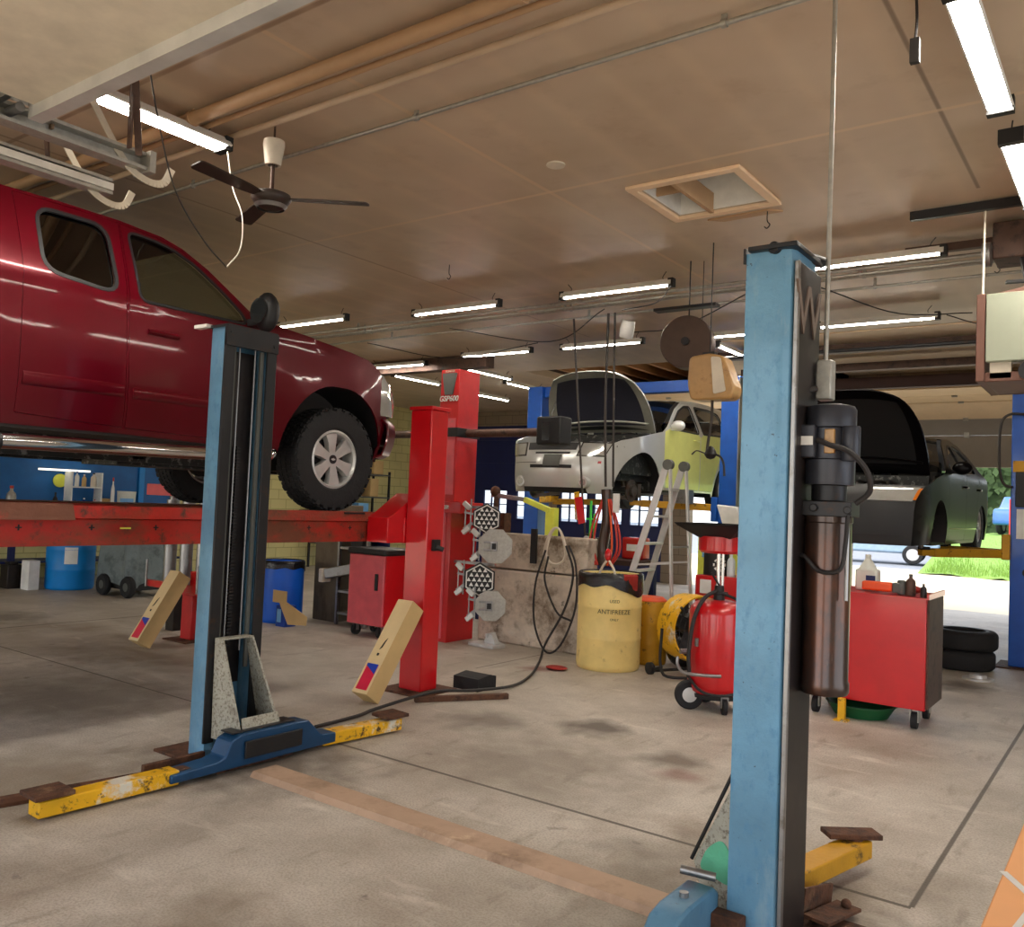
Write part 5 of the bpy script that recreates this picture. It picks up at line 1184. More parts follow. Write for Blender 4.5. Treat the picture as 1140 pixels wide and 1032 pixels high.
for i, (x, y, z, m_, lb) in enumerate(((-4.25,9.25,0,'black_side','dark gearbox part on the floor left of the ladder'),(-5.4,9.2,.922,'engine','greasy engine part on the bench above the low wall'),(-5.2,9.28,.314,'engine','greasy casting on the lower bench shelf'))):
    b = B(); b.box(-.16,.16,-.12,.12,0,.16).cyl((-.1,0,.16),(-.1,0,.28),.06).cyl((.1,-.12,.1),(.1,-.2,.1),.05).box(.02,.14,-.1,.1,.16,.24)
    one('engine_part', b, m_, lb, 'engine part', loc=(x,y,z), bev=.012)
rc = thing('gas_can', 'red container on the bench behind the hanging hoses', 'container', (-4.9,9.35,.92))
rc.location = (-4.98,9.40,.922)
obj('can_body', B().box(-.14,.14,-.1,.1,0,.26), 'red_paint', rc, bev=.02); obj('can_label', B().box(-.07,.07,-.104,-.1,.10,.18), 'paper', rc); obj('can_cap', B().cyl((.08,0,.26),(.08,0,.31),.03), 'black', rc)
bottle((-4.74,8.86,0), .085, .78, 'neon', 'white', 'tall pale green gas bottle between hoses and ladder', 'gas bottle', .5)

# stands seen over the low wall
ns = thing('screw_jack', 'neon yellow tall jack stand behind the low wall', 'jack stand', (-5.48,8.3,0))
obj('stand_post', B().box(-.06,.06,-.05,.05,.02,1.50), 'neon', ns, bev=.005); obj('stand_base', B().lathe([(0,0),(.2,0),(.2,.02),(0,.02)], n=6), 'neon', ns)
gs = thing('screw_jack', 'thin bright green jack stand behind the low wall', 'jack stand', (-5.16,8.62,0))
obj('stand_post', B().cyl((0,0,.02),(0,0,1.60),.014).cyl((.05,0,.02),(.05,0,1.45),.012).box(-.05,.10,-.015,.015,1.38,1.40), 'lime', gs); obj('stand_base', B().lathe([(0,0),(.16,0),(.16,.02),(0,.02)], n=6), 'lime', gs)
ba = thing('lift_arm_prop', 'dirty steel lever with a yellow end pointing at the silver car', 'lever', (-5.8,7.9,1.5))
obj('lever_bar', B().bar((-6.05,7.9,1.62),(-5.62,7.95,1.58),.05,.05), 'steel', ba, w=True, bev=.005); obj('lever_tip', B().bar((-5.62,7.95,1.58),(-5.30,7.98,1.47),.06,.06), 'neon', ba, w=True, bev=.005)
obj('lever_stand', B().cyl((-5.98,7.87,1.20),(-5.98,7.9,1.60),.03).ball((-6.0,7.9,1.66),.06).box(-6.04,-5.8,7.82,7.95,1.203,1.42), 'rust', ba, w=True)

# hanging hoses and cords
def hang(name, pts, r, m, label, cat='cord', sm=5): return one(name, B().tube(pts, r, 8, sm), m, label, cat, org=pts[0])
hang('hanging_cable', [(-5.10,8.0,3.58),(-5.0,8.0,2.6),(-4.90,8.0,1.62),(-4.86,8.0,1.3),(-4.84,8.0,1.2)], .012, 'hose', 'hanging cord ending in a metal plug left of the twin hoses')
rcn = thing('cord_tags', 'red and yellow ribbon tied on the hanging cord under the car', 'ribbon', (-4.93,7.97,1.52))
obj('ribbon', B().add([(-.05,0,.10),(.04,0,.12),(.09,.01,-.16),(.02,-.01,-.18)], [(0,1,2,3)]), 'red_paint', rcn, solid=.006); obj('ribbon', B().add([(-.06,0,.16),(.0,0,.17),(.01,.02,-.14),(-.04,0,-.13)], [(0,1,2,3)]), 'yellow_arm', rcn, solid=.006)
one('cord_plug', B().lathe([(0,-.10),(.05,-.09),(.075,-.02),(.06,.06),(.02,.12),(0,.12)], n=20), 'steel', 'round grey metal plug at the lower end of the hanging cord', 'plug', loc=(-4.82,7.98,1.10))
hang('hanging_hose', [(-4.665,8.0,3.60),(-4.66,8.0,2.6),(-4.62,8.0,1.75)], .014, 'hose', 'left one of twin brown hoses hanging before the silver car', 'hose')
hang('hanging_hose', [(-4.585,8.0,3.60),(-4.56,8.0,2.6),(-4.53,8.0,1.75)], .012, 'hose', 'right one of twin brown hoses hanging before the silver car', 'hose')
hb = thing('hose_bundle', 'tangled bundle of brown and red hoses hanging above the yellow drum', 'hoses', (-4.55,7.95,.8))
obj('leather_sleeve', B().tube([(-4.58,7.95,1.72),(-4.56,7.95,1.4),(-4.60,7.95,1.1),(-4.56,7.93,.93)], .055, 12, 5), 'tank_brown', hb, w=True)
for i, dx in enumerate((-.14,-.10,.08,.13,.16)):
    obj('hose_loop', B().tube([(-4.56+dx*.3,7.92,1.62),(-4.56+dx,7.90,1.35),(-4.56+dx*1.2,7.90,1.1),(-4.56+dx*.6,7.9,.93)], .011, 6, 5), 'hose_red' if i != 2 else 'orange_plastic', hb, w=True)
obj('white_tag', B().box(-4.47,-4.40,7.90,7.92,1.48,1.68), 'paper', hb, w=True)

# overhead hose reel and amber cord reel
for_ = thing('hose_reel', 'round brown hose reel hung from the ceiling above the silver car', 'hose reel', (-3.21,6.88,2.975))
obj('reel_disc', B().lathe([(0,-.10),(.218,-.10),(.225,-.092),(.225,.06),(.218,.068),(0,.068)], ax='y', n=56), 'reel_brown', for_, rot=(0,0,radians(12)))
obj('reel_hub', B().cyl((0,-.125,0),(0,-.10,0),.035), 'dark_metal', for_, rot=(0,0,radians(12)))
obj('reel_mount', B().cyl((0,0,.22),(0,0,.72),.006).cyl((.10,.05,.20),(.10,.05,.72),.004).box(-.32,.26,-.05,.05,.30,.325), 'dark_metal', for_)
ar = thing('cord_reel', 'amber and cream plastic cord reel hanging beside the round hose reel', 'cord reel', (-2.79,6.5,2.6))
obj('reel_case', B().prism(rnd_poly([(-.19,.17),(-.02,.19),(.10,.16),(.20,-.10),(.17,-.18),(-.17,-.18),(-.20,-.05)], .04), 'y', -.09, .09), 'tank_amber', ar, bev=.015)
obj('reel_window', B().prism(rnd_poly([(0,.16),(.08,.15),(.13,-.12),(.03,-.14)], .02), 'y', -.10, -.088), 'offwhite', ar)
obj('reel_hanger', B().cyl((-.05,0,.17),(-.05,0,1.1),.005).box(-.10,0,-.03,.03,.17,.21), 'dark_metal', ar)
hc = thing('trouble_light', 'black plug hanging on its cord from the amber reel', 'plug', (-2.80,6.48,2.42))
obj('cord', B().tube([(0,0,0),(0,0,-.15),(-.02,0,-.30),(-.03,0,-.40)], .012, 8, 4), 'hose', hc)
obj('plug', B().lathe([(0,-.47),(.03,-.46),(.05,-.43),(.04,-.40),(.02,-.37),(0,-.36)], n=16), 'black', hc)
obj('plug_wires', B().tube([(-.03,0,-.42),(.07,0,-.44),(.11,0,-.50),(.12,0,-.60)], .009, 6, 4).tube([(-.05,0,-.42),(-.12,0,-.40),(-.16,0,-.43)], .006, 6, 4), 'cable', hc)
one('spot_lamp', B().lathe([(0,-.10),(.07,-.10),(.078,-.02),(.07,.08),(0,.08)], n=28), 'alu', 'small silver can lamp under the ceiling left of the hose reel', 'lamp', loc=(-4.43,8.0,3.42), rot=(.2,.3,0))

# orange bench corner
ob = thing('orange_table', 'orange bench top with white stripes at the picture\'s lower right corner', 'bench', (.15,2.1,0))
obj('table_top', B().box(-.245,.55,.9,3.1,.76,.80), 'orange', ob, w=True, bev=.004)
b = B(); 
def ln(a, c_, w_=.016): b.bar((a[0],a[1],.8005), (c_[0],c_[1],.8005), w_, .001)
ln((-.245,2.185),(-.172,2.062)); ln((-.172,2.062),(-.215,1.70),.012); ln((-.172,2.062),(.25,1.9))
obj('white_stripe', b, 'white', ob, w=True, smooth=0)
for x in (-.12,.5):
    for y in (.95,2.2): obj('leg', B().box(x-.03,x+.03,y-.03,y+.03,0,.76), 'dark_metal', ob, w=True)

# ------------------------------------------------------------------ left side of the shop
struct('pillar', B().box(-8.35,-7.95,7.35,7.75,0,1.42), 'column_brown', bev=.01)
bb = drum('blue_bin', (-8.42,6.92,0), .25, .72, 'bin_blue', 'bright blue bin with black liner beside the brown pillar', 'bin', ribs=())
bag_over(bb, .25, .72, .09, 9)
sb = thing('small_box', 'small blue printed box with an open brown flap leaning on it', 'box', (-8.04,6.70,0))
obj('box_body', B().box(-.10,.06,-.08,.08,0,.24), 'cloth_blue', sb, bev=.003); obj('box_print', B().box(-.08,-.01,-.083,-.08,.05,.2), 'skyblue', sb)
one('cardboard_flap', B().add([(-.12,0,.42),(.12,0,.42),(.12,0,.30),(.42,.05,.16),(.40,.06,.06),(.16,.0,.05),(.0,0,.28),(-.12,0,.28)], [tuple(range(8))]), 'cardboard', 'torn open flap of brown cardboard propped on the small blue box', 'cardboard', loc=(-8.03,6.57,.0), solid=.01)
sh = thing('shelf_rack', 'narrow navy shelving between the brown pillar and red cabinet', 'shelves', (-7.6,7.35,0))
for x in (-7.84,-7.36): obj('upright', B().box(x-.015,x+.015,7.26,7.30,0,1.30), 'steel', sh, w=True)
for z in (.12,.38,.64,.90,1.12): obj('shelf', B().box(-7.84,-7.36,7.27,7.60,z,z+.025), 'galv', sh, w=True)
obj('back_panel', B().box(-7.86,-7.34,7.60,7.62,0,1.32), 'navy', sh, w=True)
k = 0
for z, its in ((.145,[('cardboard','brown carton on the lowest navy shelf')]), (.405,[('dark_metal','dark metal part on the second navy shelf')]), (.665,[('steel','steel fitting on the middle navy shelf')]), (.925,[('dark_metal','black clamp on the fourth navy shelf')]), (1.145,[('paper','white tub on the top navy shelf'),('hose_red','red tub on the top navy shelf')])):
    for i, (m_, lb) in enumerate(its):
        one('shelf_item', B().box(-.10,.10,-.08,.08,0,.15).cyl((0,0,.15),(0,0,.19),.04), m_, lb, 'shop supply', loc=(-7.62+.24*i-(.0 if len(its) == 1 else .1),7.42,z+.003), bev=.012)
lp = B(); lp.bar((-7.90,7.15,.60),(-7.45,7.2,.70),.10,.12); o_ = thing('light_bar', 'dirty grey metal bar with pale end sticking out of the navy shelves', 'bar', (-7.7,7.17,.6))
obj('bar_body', lp, 'steel', o_, w=True, bev=.01); obj('bar_end', B().box(-7.97,-7.90,7.08,7.22,.50,.66), 'offwhite', o_, w=True, bev=.01)
cab = thing('tool_cabinet', 'red roll cabinet with dark top under the rack beside the near red post', 'tool cabinet', (-6.95,7.05,0))
obj('cabinet', B().box(-7.22,-6.68,6.86,7.30,.13,.90), 'red_pink', cab, w=True, bev=.01)
obj('cabinet_side', B().box(-6.68,-6.665,6.88,7.29,.15,.90), 'red_paint', cab, w=True)
obj('top_tray', B().box(-7.24,-6.65,6.84,7.32,.90,.97), 'dark_metal', cab, w=True, bev=.02)
obj('latch', B().box(-6.80,-6.76,6.845,6.86,.52,.70), 'black', cab, w=True)
for x, y in ((-7.14,6.93),(-6.76,6.93),(-7.14,7.22),(-6.76,7.22)):
    c_ = obj('caster', B().cyl((x-.02,y,.06),(x+.02,y,.06),.06), 'rubber', cab, w=True); obj('caster_fork', B().box(x-.03,x-.022,y-.02,y+.02,.05,.13).box(x+.022,x+.03,y-.02,y+.02,.05,.13), 'steel', c_, w=True)
bdm = drum('blue_drum', (-12.85,6.62,0), .33, .88, 'drum_blue', 'bright blue plastic drum at the far left under the rack', 'drum')
obj('drum_label', B().lathe([(.334,.38),(.334,.62)], a0=radians(-42), a1=radians(-12), n=8), 'paper', bdm)
tm = thing('covered_machine', 'wheeled machine under a grey green tarp beside the blue drum', 'machine', (-11.75,6.95,0))
rows = []; rr = random.Random(4)
for v, (sx, sy, z) in enumerate([(.50,.34,.16),(.50,.34,.35),(.48,.32,.7),(.44,.28,1.02),(.30,.16,1.10),(.02,.02,1.12)]):
    rows.append([((sx+ (.025*sin(a*9+v*.4) if v < 4 else 0))*(abs(cos(a))**.5)*(1 if cos(a) > 0 else -1), (sy+(.025*cos(a*7) if v < 4 else 0))*(abs(sin(a))**.5)*(1 if sin(a) > 0 else -1), z+(.06*sin(a*3+1) if v == 0 else 0)) for a in [2*pi*i/72 for i in range(73)]])
obj('tarp_cover', B().grid(rows), 'tarp', tm, smooth=60)
obj('machine_base', B().box(-.42,.46,-.28,.28,.10,.24), 'black', tm)
for x, y in ((-.1,-.36),(.42,-.3),(-.3,.3),(.42,.3)):
    wl = obj('wheel', B().lathe([(.06,-.04),(.13,-.045),(.15,-.02),(.15,.02),(.13,.045),(.06,.04)], (x,y,.15), 'y', 32), 'rubber', tm); obj('wheel_rim', B().cyl((x,y-.035,.15),(x,y+.035,.15),.065), 'grey_plastic', wl)
one('white_container', B().box(-.11,.11,-.08,.08,0,.42), 'paper', 'white upright box on the floor left of the blue drum', 'box', loc=(-12.95,6.1,0), bev=.01)
one('dark_battery', B().box(-.14,.10,-.1,.1,0,.34).box(-.1,.06,-.06,.06,.34,.38), 'black_side', 'dark box on the floor left of the white box', 'box', loc=(-13.25,5.98,0), bev=.01)
bench = thing('wall_bench', 'long workbench under the blue board on the yellow block wall', 'workbench', (-14.1,7.0,0))
obj('bench_top', B().box(-14.45,-13.7,4.6,9.2,.98,1.05), 'black_side', bench, w=True)
for y in (4.7,6.2,7.7,9.1): obj('leg', B().box(-13.84,-13.76,y-.04,y+.04,0,.98), 'navy', bench, w=True)
obj('lower_shelf', B().box(-14.4,-13.8,4.7,9.1,.3,.33), 'navy', bench, w=True)
pb = thing('blue_board', 'blue painted board on the block wall behind the workbench', 'wall board', (-14.45,7.0,1.0))
obj('board_panel', B().box(-14.495,-14.45,4.4,9.4,1.06,2.1), 'board_blue', pb, w=True)
obj('board_trim', B().box(-14.45,-14.41,4.4,9.4,1.95,2.05).box(-14.45,-14.41,8.55,8.65,1.06,1.95), 'drum_blue', pb, w=True)
one('bench_lamp', B().box(-14.30,-14.20,6.75,7.55,1.74,1.77), 'tube_dim', 'thin lit strip lamp over the cluttered workbench', 'lamp', org=(-14.25,7.1,1.74))
ws_ = thing('bench_shelf', 'small white two-tier shelf crowded with bottles on the workbench', 'shelf', (-14.2,7.5,1.05))
for y in (7.22,7.72): obj('side', B().box(-14.36,-14.12,y-.01,y+.01,1.05,1.74), 'paper', ws_, w=True)
for z in (1.07,1.48): obj('board', B().box(-14.36,-14.12,7.22,7.72,z,z+.02), 'paper', ws_, w=True)
bt = [((-14.14,7.30,1.50),.035,.24,'paper','cloth_blue','white bottle on the white shelf, at its left'), ((-14.14,7.42,1.50),.035,.2,'cardboard','paper','tan bottle on the white shelf'), ((-14.14,7.58,1.50),.045,.23,'offwhite','black','fat cream bottle on the white shelf'),
 ((-14.14,7.29,1.09),.03,.18,'neon','black','yellow bottle on the lower board of the white shelf'), ((-14.14,7.44,1.09),.035,.22,'cloth_blue','paper','blue bottle on the lower board of the white shelf'), ((-14.14,7.62,1.09),.03,.2,'paper','hose_red','white bottle with a red cap on the lower board'),
 ((-14.1,6.95,1.05),.04,.34,'black','black','black bottle standing left of the white shelf'), ((-14.1,7.90,1.05),.03,.62,'paper','hose_red','tall thin white tube bottle right of the shelf'), ((-14.1,6.28,1.05),.07,.42,'galv','hose_red','grey canister at the far left end of the workbench')]
for a in bt: bottle((a[0][0],a[0][1],a[0][2]+.003), a[1], a[2], a[3], a[4], a[5])
one('yellow_disc', B().cyl((0,0,0),(.03,0,0),.11), 'neon', 'yellow round disc hanging before the blue board', 'disc', loc=(-14.445,7.17,1.585))
bk = thing('white_bucket', 'white bucket with printed label at the right end of the workbench', 'bucket', (-14.05,8.12,1.05))
obj('bucket_body', B().lathe([(0,0),(.13,0),(.15,.38),(.155,.40),(.14,.40),(0,.40)], n=32), 'milk', bk); obj('bucket_label', B().lathe([(.142,.08),(.15,.28)], a0=radians(-70), a1=radians(20), n=10), 'skyblue', bk)
one('tan_carton', B().box(-.12,.12,-.10,.10,0,.26), 'cardboard', 'brown carton on the workbench left of the white bucket', 'box', loc=(-14.3,7.845,1.053), bev=.004)
# things against the far block wall seen between pickup and red post
ps = thing('parts_shelf', 'grey steel shelving with parts against the yellow block wall', 'shelves', (-13.0,12.2,0))
for x, y in ((-14.3,12.4),(-13.8,12.4),(-14.3,14.2),(-13.8,14.2)): obj('upright', B().box(x-.02,x+.02,y-.02,y+.02,0,2.1), 'dark_metal', ps, w=True)
for z in (.5,1.0,1.5,2.0): obj('shelf', B().box(-14.32,-13.78,12.38,14.22,z,z+.03), 'grey_plastic', ps, w=True)
rr = random.Random(11)
for k, (y, z, wd_, hh, m_) in enumerate(((12.7,1.53,.3,.35,'black_side'),(13.2,1.53,.35,.28,'offwhite'),(13.8,1.53,.25,.4,'cardboard'),(12.8,1.03,.4,.3,'grey_plastic'),(13.5,1.03,.3,.35,'skyblue'),(12.6,2.03,.3,.5,'engine'),(13.9,2.03,.3,.3,'cardboard'))):
    nm = {'black_side':'black','offwhite':'cream','cardboard':'brown','grey_plastic':'grey','skyblue':'pale blue','engine':'greasy dark'}[m_]
    one('storage_box', B().box(-.2,.2,-wd_/2,wd_/2,0,hh), m_, '%s box on the %s board of the grey wall shelving' % (nm, {1.53:'third',1.03:'second',2.03:'top'}[z]), 'box', loc=(-14.05,y,z+.003), bev=.01)
# ------------------------------------------------------------------ ceiling services
def pipe_x(y, z, r, x0, x1, m, label, clips=()):
    t = thing('ceiling_pipe', label, 'pipe', ((x0+x1)/2, y, z), group='pipes under the ceiling')
    obj('pipe', B().cyl((x0,y,z),(x1,y,z),r,n=16), m, t, w=True)
    for x in clips: obj('pipe_clamp', B().cyl((x-.012,y,z),(x+.012,y,z),r+.008,n=16).box(x-.012,x+.012,y-.006,y+.006,z,ZC), m, t, w=True)
    return t
pipe_x(2.80, 3.645, .036, -14, 1.5, 'pipe_paint', 'thickest painted pipe crossing under the ceiling above the fan', (-2.1,-4.4,-6.8,-9))
pipe_x(2.92, 3.655, .016, -14, 1.5, 'pipe_paint', 'thin painted pipe hugging the thickest ceiling pipe')
pipe_x(3.10, 3.66, .02, -14, 2.2, 'ceil_mat', 'ceiling coloured strip added as the beam shadow line between the two bright pipes')  # no pipe here: added strip drawing a beam shadow line on the ceiling
pipe_x(3.47, 3.66, .012, -14, -.88, 'galv', 'thin bright conduit passing just behind the ceiling fan', (-1.5,-3.3,-5.4,-7.6))
for i, (y, z, r, lb) in enumerate(((7.55,3.64,.016,'upper thin conduit of the bundle behind the near tube lights'),(7.66,3.62,.012,'second thin conduit of the bundle behind the near tube lights'),(7.78,3.63,.014,'third thin conduit of the bundle behind the near tube lights'),(8.15,3.62,.013,'lone thin conduit a little behind the bundled ones'))):
    pipe_x(y, z, r, -14, -.6, 'galv', lb, (-2,-5,-8,-11))
pipe_x(10.25, 3.45, .022, -5.0, 1.5, 'dark_metal', 'dark pipe along the ceiling above the black sedan', (-3.6,-1.4))
# dark beams above the right bay
for i, (y, z, h, m_) in enumerate(((11.0,3.62,.10,'brown_iron'),(12.1,3.56,.10,'brown_iron'),(12.9,3.45,.16,'dark_wood'))):
    struct('beam_%d' % (i+1), B().box(-4.8,1.5,y,y+.14,z-h/2,z+h/2), m_, smooth=0)
struct('beam_5', B().box(-14.4,-7.8,9.9,10.1,3.50,3.69), 'brown_iron', smooth=0)
for k in range(8):
    struct('beam_%d' % (6+k), B().box(-8.05+.42*k,-7.97+.42*k,11.56,16.58,3.80,4.015), 'joist', smooth=0)
struct('ceiling_lit_panel', B().box(-5.2,1.5,10.4,13.18,ZC-.012,ZC), 'ceil_pale', smooth=0)  # added pale board; sunlight bounced up from the apron is put into its colour
# roof vent
v = thing('ceiling_vent', 'square framed opening with a divider in the ceiling', 'vent', ((vx0+vx1)/2,(vy0+vy1)/2,ZC))
b = B(); f_ = .06
b.box(vx0-f_,vx1+f_,vy0-f_,vy0,ZC-.025,ZC-.001).box(vx0-f_,vx1+f_,vy1,vy1+f_,ZC-.025,ZC-.001).box(vx0-f_,vx0,vy0,vy1,ZC-.025,ZC-.001).box(vx1,vx1+f_,vy0,vy1,ZC-.025,ZC-.001)
obj('vent_frame', b, 'ceil_pale', v, w=True, bev=.004)
b = B(); e_ = .006; zv = ZC+.004; b.box(vx0+e_,vx0+.014,vy0+e_,vy1-e_,zv,ZC+.30).box(vx1-.014,vx1-e_,vy0+e_,vy1-e_,zv,ZC+.30).box(vx0+.014,vx1-.014,vy0+e_,vy0+.014,zv,ZC+.30).box(vx0+.014,vx1-.014,vy1-.014,vy1-e_,zv,ZC+.30).box(vx0+e_,vx1-e_,vy0+e_,vy1-e_,ZC+.30,ZC+.32)
obj('vent_shaft', b, 'paper', v, w=True, smooth=0)
obj('divider', B().box(vx0+.24,vx0+.27,vy0,vy1,ZC-.02,ZC+.12).box(vx0,vx0+.24,vy0+.25,vy0+.27,ZC+.02,ZC+.28), 'pipe_paint', v, w=True, smooth=0)
one('vent_flap', B().prism([(-.30,-.04),(.16,-.05),(.24,.03),(-.2,.04)], 'z', -.012, 0), 'pipe_paint', 'thin loose flap on the ceiling behind the square opening', 'flap', loc=(-2.35,5.98,ZC-.001))
one('ceiling_patch', B().cyl((0,0,-.01),(0,0,0),.06), 'offwhite', 'small round cap on the ceiling left of the square opening', 'cap', loc=(-3.05,4.50,ZC-.001))

# ceiling fan
F2 = thing('ceiling_fan', 'dark brown three-blade ceiling fan with a white canopy', 'fan', (-4.14,3.17,3.25))
obj('canopy', B().lathe([(.03,.20),(.045,.20),(.062,.32),(.06,.345),(0,.345)], n=28), 'offwhite', F2)
obj('down_rod', B().cyl((0,0,.03),(0,0,.22),.012).cyl((0,0,.34),(0,0,.45),.006), 'brown_iron', F2)
obj('fan_motor', B().lathe([(0,-.055),(.05,-.055),(.07,-.045),(.10,-.02),(.115,.0),(.11,.025),(.06,.045),(0,.05)], n=40), 'fan_blade', F2, smooth=50)
obj('motor_ring', B().lathe([(.07,-.046),(.085,-.034),(.095,-.036),(.078,-.056)], n=40), 'steel', F2)
for a in (-81, 39, 160):
    M = Matrix.Rotation(radians(a), 4, 'Z') @ Matrix.Rotation(radians(9), 4, 'X')
    b = B(); P_ = rnd_poly([(.10,-.028),(.20,-.045),(.56,-.055),(.57,.05),(.20,.045),(.10,.03)], .03)
    n = len(P_); b.add([(x, y, z) for z in (0,.008) for x, y in P_], [tuple(range(n)), tuple(range(n, 2*n))[::-1]]+[(i,(i+1) % n,n+(i+1) % n,n+i) for i in range(n)], M)
    obj('fan_blade', b, 'fan_blade', F2)
# wires by the fan
one('hanging_wire', B().tube([(-3.55,2.02,3.45),(-3.60,2.12,3.2),(-3.72,2.3,2.95),(-3.85,2.55,2.80),(-3.93,2.75,2.72)], .004, 6, 6), 'hose', 'long slack grey wire drooping between overhead door and fan', 'wire', org=(-3.6,2.1,3.0))
one('hanging_wire', B().tube([(-3.93,2.75,2.72),(-3.96,2.85,2.85),(-4.10,2.95,3.08),(-4.30,3.02,3.30),(-4.40,3.04,3.54)], .004, 6, 6), 'offwhite', 'white wire hanging in a loop from the wide tube light', 'wire', org=(-3.95,2.9,3.0))
# overhead door of the front bay with its track
d = B(); d.box(-3.72,-.95,-1.55,1.64,3.10,3.15)
od = struct('door_5', d, 'offwhite', smooth=0)
struct('trim_1', B().prism([(1.64,3.05),(1.70,3.05),(1.70,3.13),(1.66,3.17),(1.64,3.17)], 'x', -3.76, -.9), 'alu', smooth=0)
tk = thing('door_track', 'galvanised overhead door track with hangers at the upper left corner', 'door track', (-3.9,1.4,3.1))
b = B(); b.prism([(-3.88,3.03),(-3.80,3.03),(-3.80,3.045),(-3.865,3.045),(-3.865,3.10),(-3.81,3.10),(-3.81,3.115),(-3.88,3.115)], 'y', -1.6, 2.22)
obj('track_rail', b, 'galv', tk, w=True, smooth=0)
obj('roller_arm', B().bar((-3.82,1.50,3.06),(-3.74,1.62,3.18),.05,.012).cyl((-3.84,1.60,3.08),(-3.74,1.60,3.08),.02).bar((-3.95,1.35,3.20),(-3.78,1.66,3.13),.05,.02), 'steel', tk, w=True)
obj('hanger', B().bar((-3.86,1.78,3.08),(-3.86,1.80,3.70),.035,.012), 'wood', tk, w=True); obj('hanger', B().bar((-3.70,2.05,3.06),(-3.62,2.0,3.70),.03,.008), 'brown_iron', tk, w=True)
obj('hanger', B().bar((-3.74,2.12,3.06),(-3.50,1.90,3.70),.03,.008), 'brown_iron', tk, w=True)
obj('end_stop', B().box(-3.92,-3.78,2.20,2.23,3.02,3.12), 'galv', tk, w=True)
tk2 = thing('door_track', 'second overhead door track running left of the first, brightly edged', 'door track', (-4.3,1.2,3.1))
obj('track_rail', B().prism([(-4.36,3.03),(-4.28,3.03),(-4.28,3.045),(-4.345,3.045),(-4.345,3.10),(-4.29,3.10),(-4.29,3.115),(-4.36,3.115)], 'y', -1.6, 2.30), 'galv', tk2, w=True, smooth=0)
obj('hanger', B().bar((-4.34,2.0,3.1),(-4.30,1.9,3.70),.03,.01), 'brown_iron', tk2, w=True)
for par, x, y in ((tk,-3.83,2.24),(tk2,-4.31,2.32)):
    P_ = [(x-.10,y-.32,3.42),(x-.06,y-.22,3.22),(x-.02,y-.12,3.05),(x+.02,y-.04,2.985),(x+.05,y+.03,2.985),(x+.07,y+.06,3.06)]
    Q = spline([V(p) for p in P_], 5); b = B()
    for a, c_ in zip(Q, Q[1:]): b.bar(a, c_, .035, .006, up=(1,0,.2))
    obj('curved_strap', b, 'offwhite', par, w=True)
obj('lit_rail_strip', B().box(-4.285,-4.275,-1.6,2.30,3.05,3.085), 'white', tk2, w=True)  # white strip painting the lit side of the galvanised rail
struct('trim_2', B().box(-1.36+.0,-.30,6.44,6.48,3.63,3.69), 'dark_metal', smooth=0)

# unit heater and door opener
Hh = thing('unit_heater', 'boxy ceiling heater with a pale green panel and brown frame', 'heater', (-.4,6.5,2.7))
obj('brown_frame', B().box(-.895,-.845,6.18,6.9,2.44,3.0).box(-.895,.3,6.22,6.9,2.44,2.50).prism([(-.87,3.0),(.3,3.0),(.3,3.02),(-.3,3.10)], 'y', 6.25, 6.85), 'heater_brown', Hh, w=True, bev=.004)
obj('pale_panel', B().box(-.84,.3,6.17,6.24,2.56,2.995), 'heater_panel', Hh, w=True, bev=.006)
obj('louvre', B().box(-.82,-.70,6.22,6.26,2.46,2.56), 'offwhite', Hh, w=True); obj('burner', B().cyl((-.60,6.20,2.50),(-.60,6.3,2.50),.06), 'dark_metal', Hh, w=True)
obj('hanger_rod', B().cyl((-.87,6.25,3.0),(-.90,6.5,ZC),.007), 'offwhite', Hh, w=True); obj('hanger_rod', B().cyl((.1,6.5,3.0),(.1,6.5,ZC),.007), 'offwhite', Hh, w=True)
om = thing('door_opener', 'dark door opener motor with pulley under the ceiling by the heater', 'door opener', (-.78,7.0,3.5))
obj('opener_motor', B().box(-.90,-.70,6.85,7.15,3.40,3.66), 'brown_iron', om, w=True, bev=.01); obj('pulley', B().cyl((-.95,6.80,3.42),(-.90,6.80,3.42),.085), 'steel', om, w=True)
obj('opener_rail', B().box(-1.55,.8,7.20,7.26,3.60,3.66), 'brown_iron', om, w=True); obj('motor_bracket', B().bar((-.72,6.9,3.40),(-.68,6.8,3.22),.03,.03).bar((-.80,6.75,3.20),(-.3,6.9,3.22),.04,.02), 'black', om, w=True)
# slack wires and hooks
rr = random.Random(21)
wl_ = [((-6.8,7.9,3.6),(-5.6,8.3,3.42),(-4.6,7.8,3.6),'dark slack wire between conduit bundle and second tube row'),((-4.5,8.0,3.62),(-3.8,7.4,3.50),(-3.3,6.7,3.45),'dark slack wire leading to the round hose reel'),((-8.5,8.2,3.6),(-7.6,8.9,3.45),(-6.4,9.2,3.62),'dark slack wire above the red tower'),((-4.9,9.0,3.6),(-4.0,8.4,3.48),(-3.0,7.8,3.62),'dark slack wire crossing behind the hose reel'),((-2.4,7.9,3.6),(-1.9,8.6,3.46),(-1.4,9.4,3.58),'dark slack wire behind the near lift post top'),((-1.64,9.5,3.60),(-1.3,9.4,3.46),(-.9,9.2,3.44),'dark wire from the second-row tube to the heater')]
for a, m_, c_, lb in wl_: one('hanging_wire', B().tube([a, m_, c_], .006, 6, 8), 'cable', lb, 'wire', org=a)
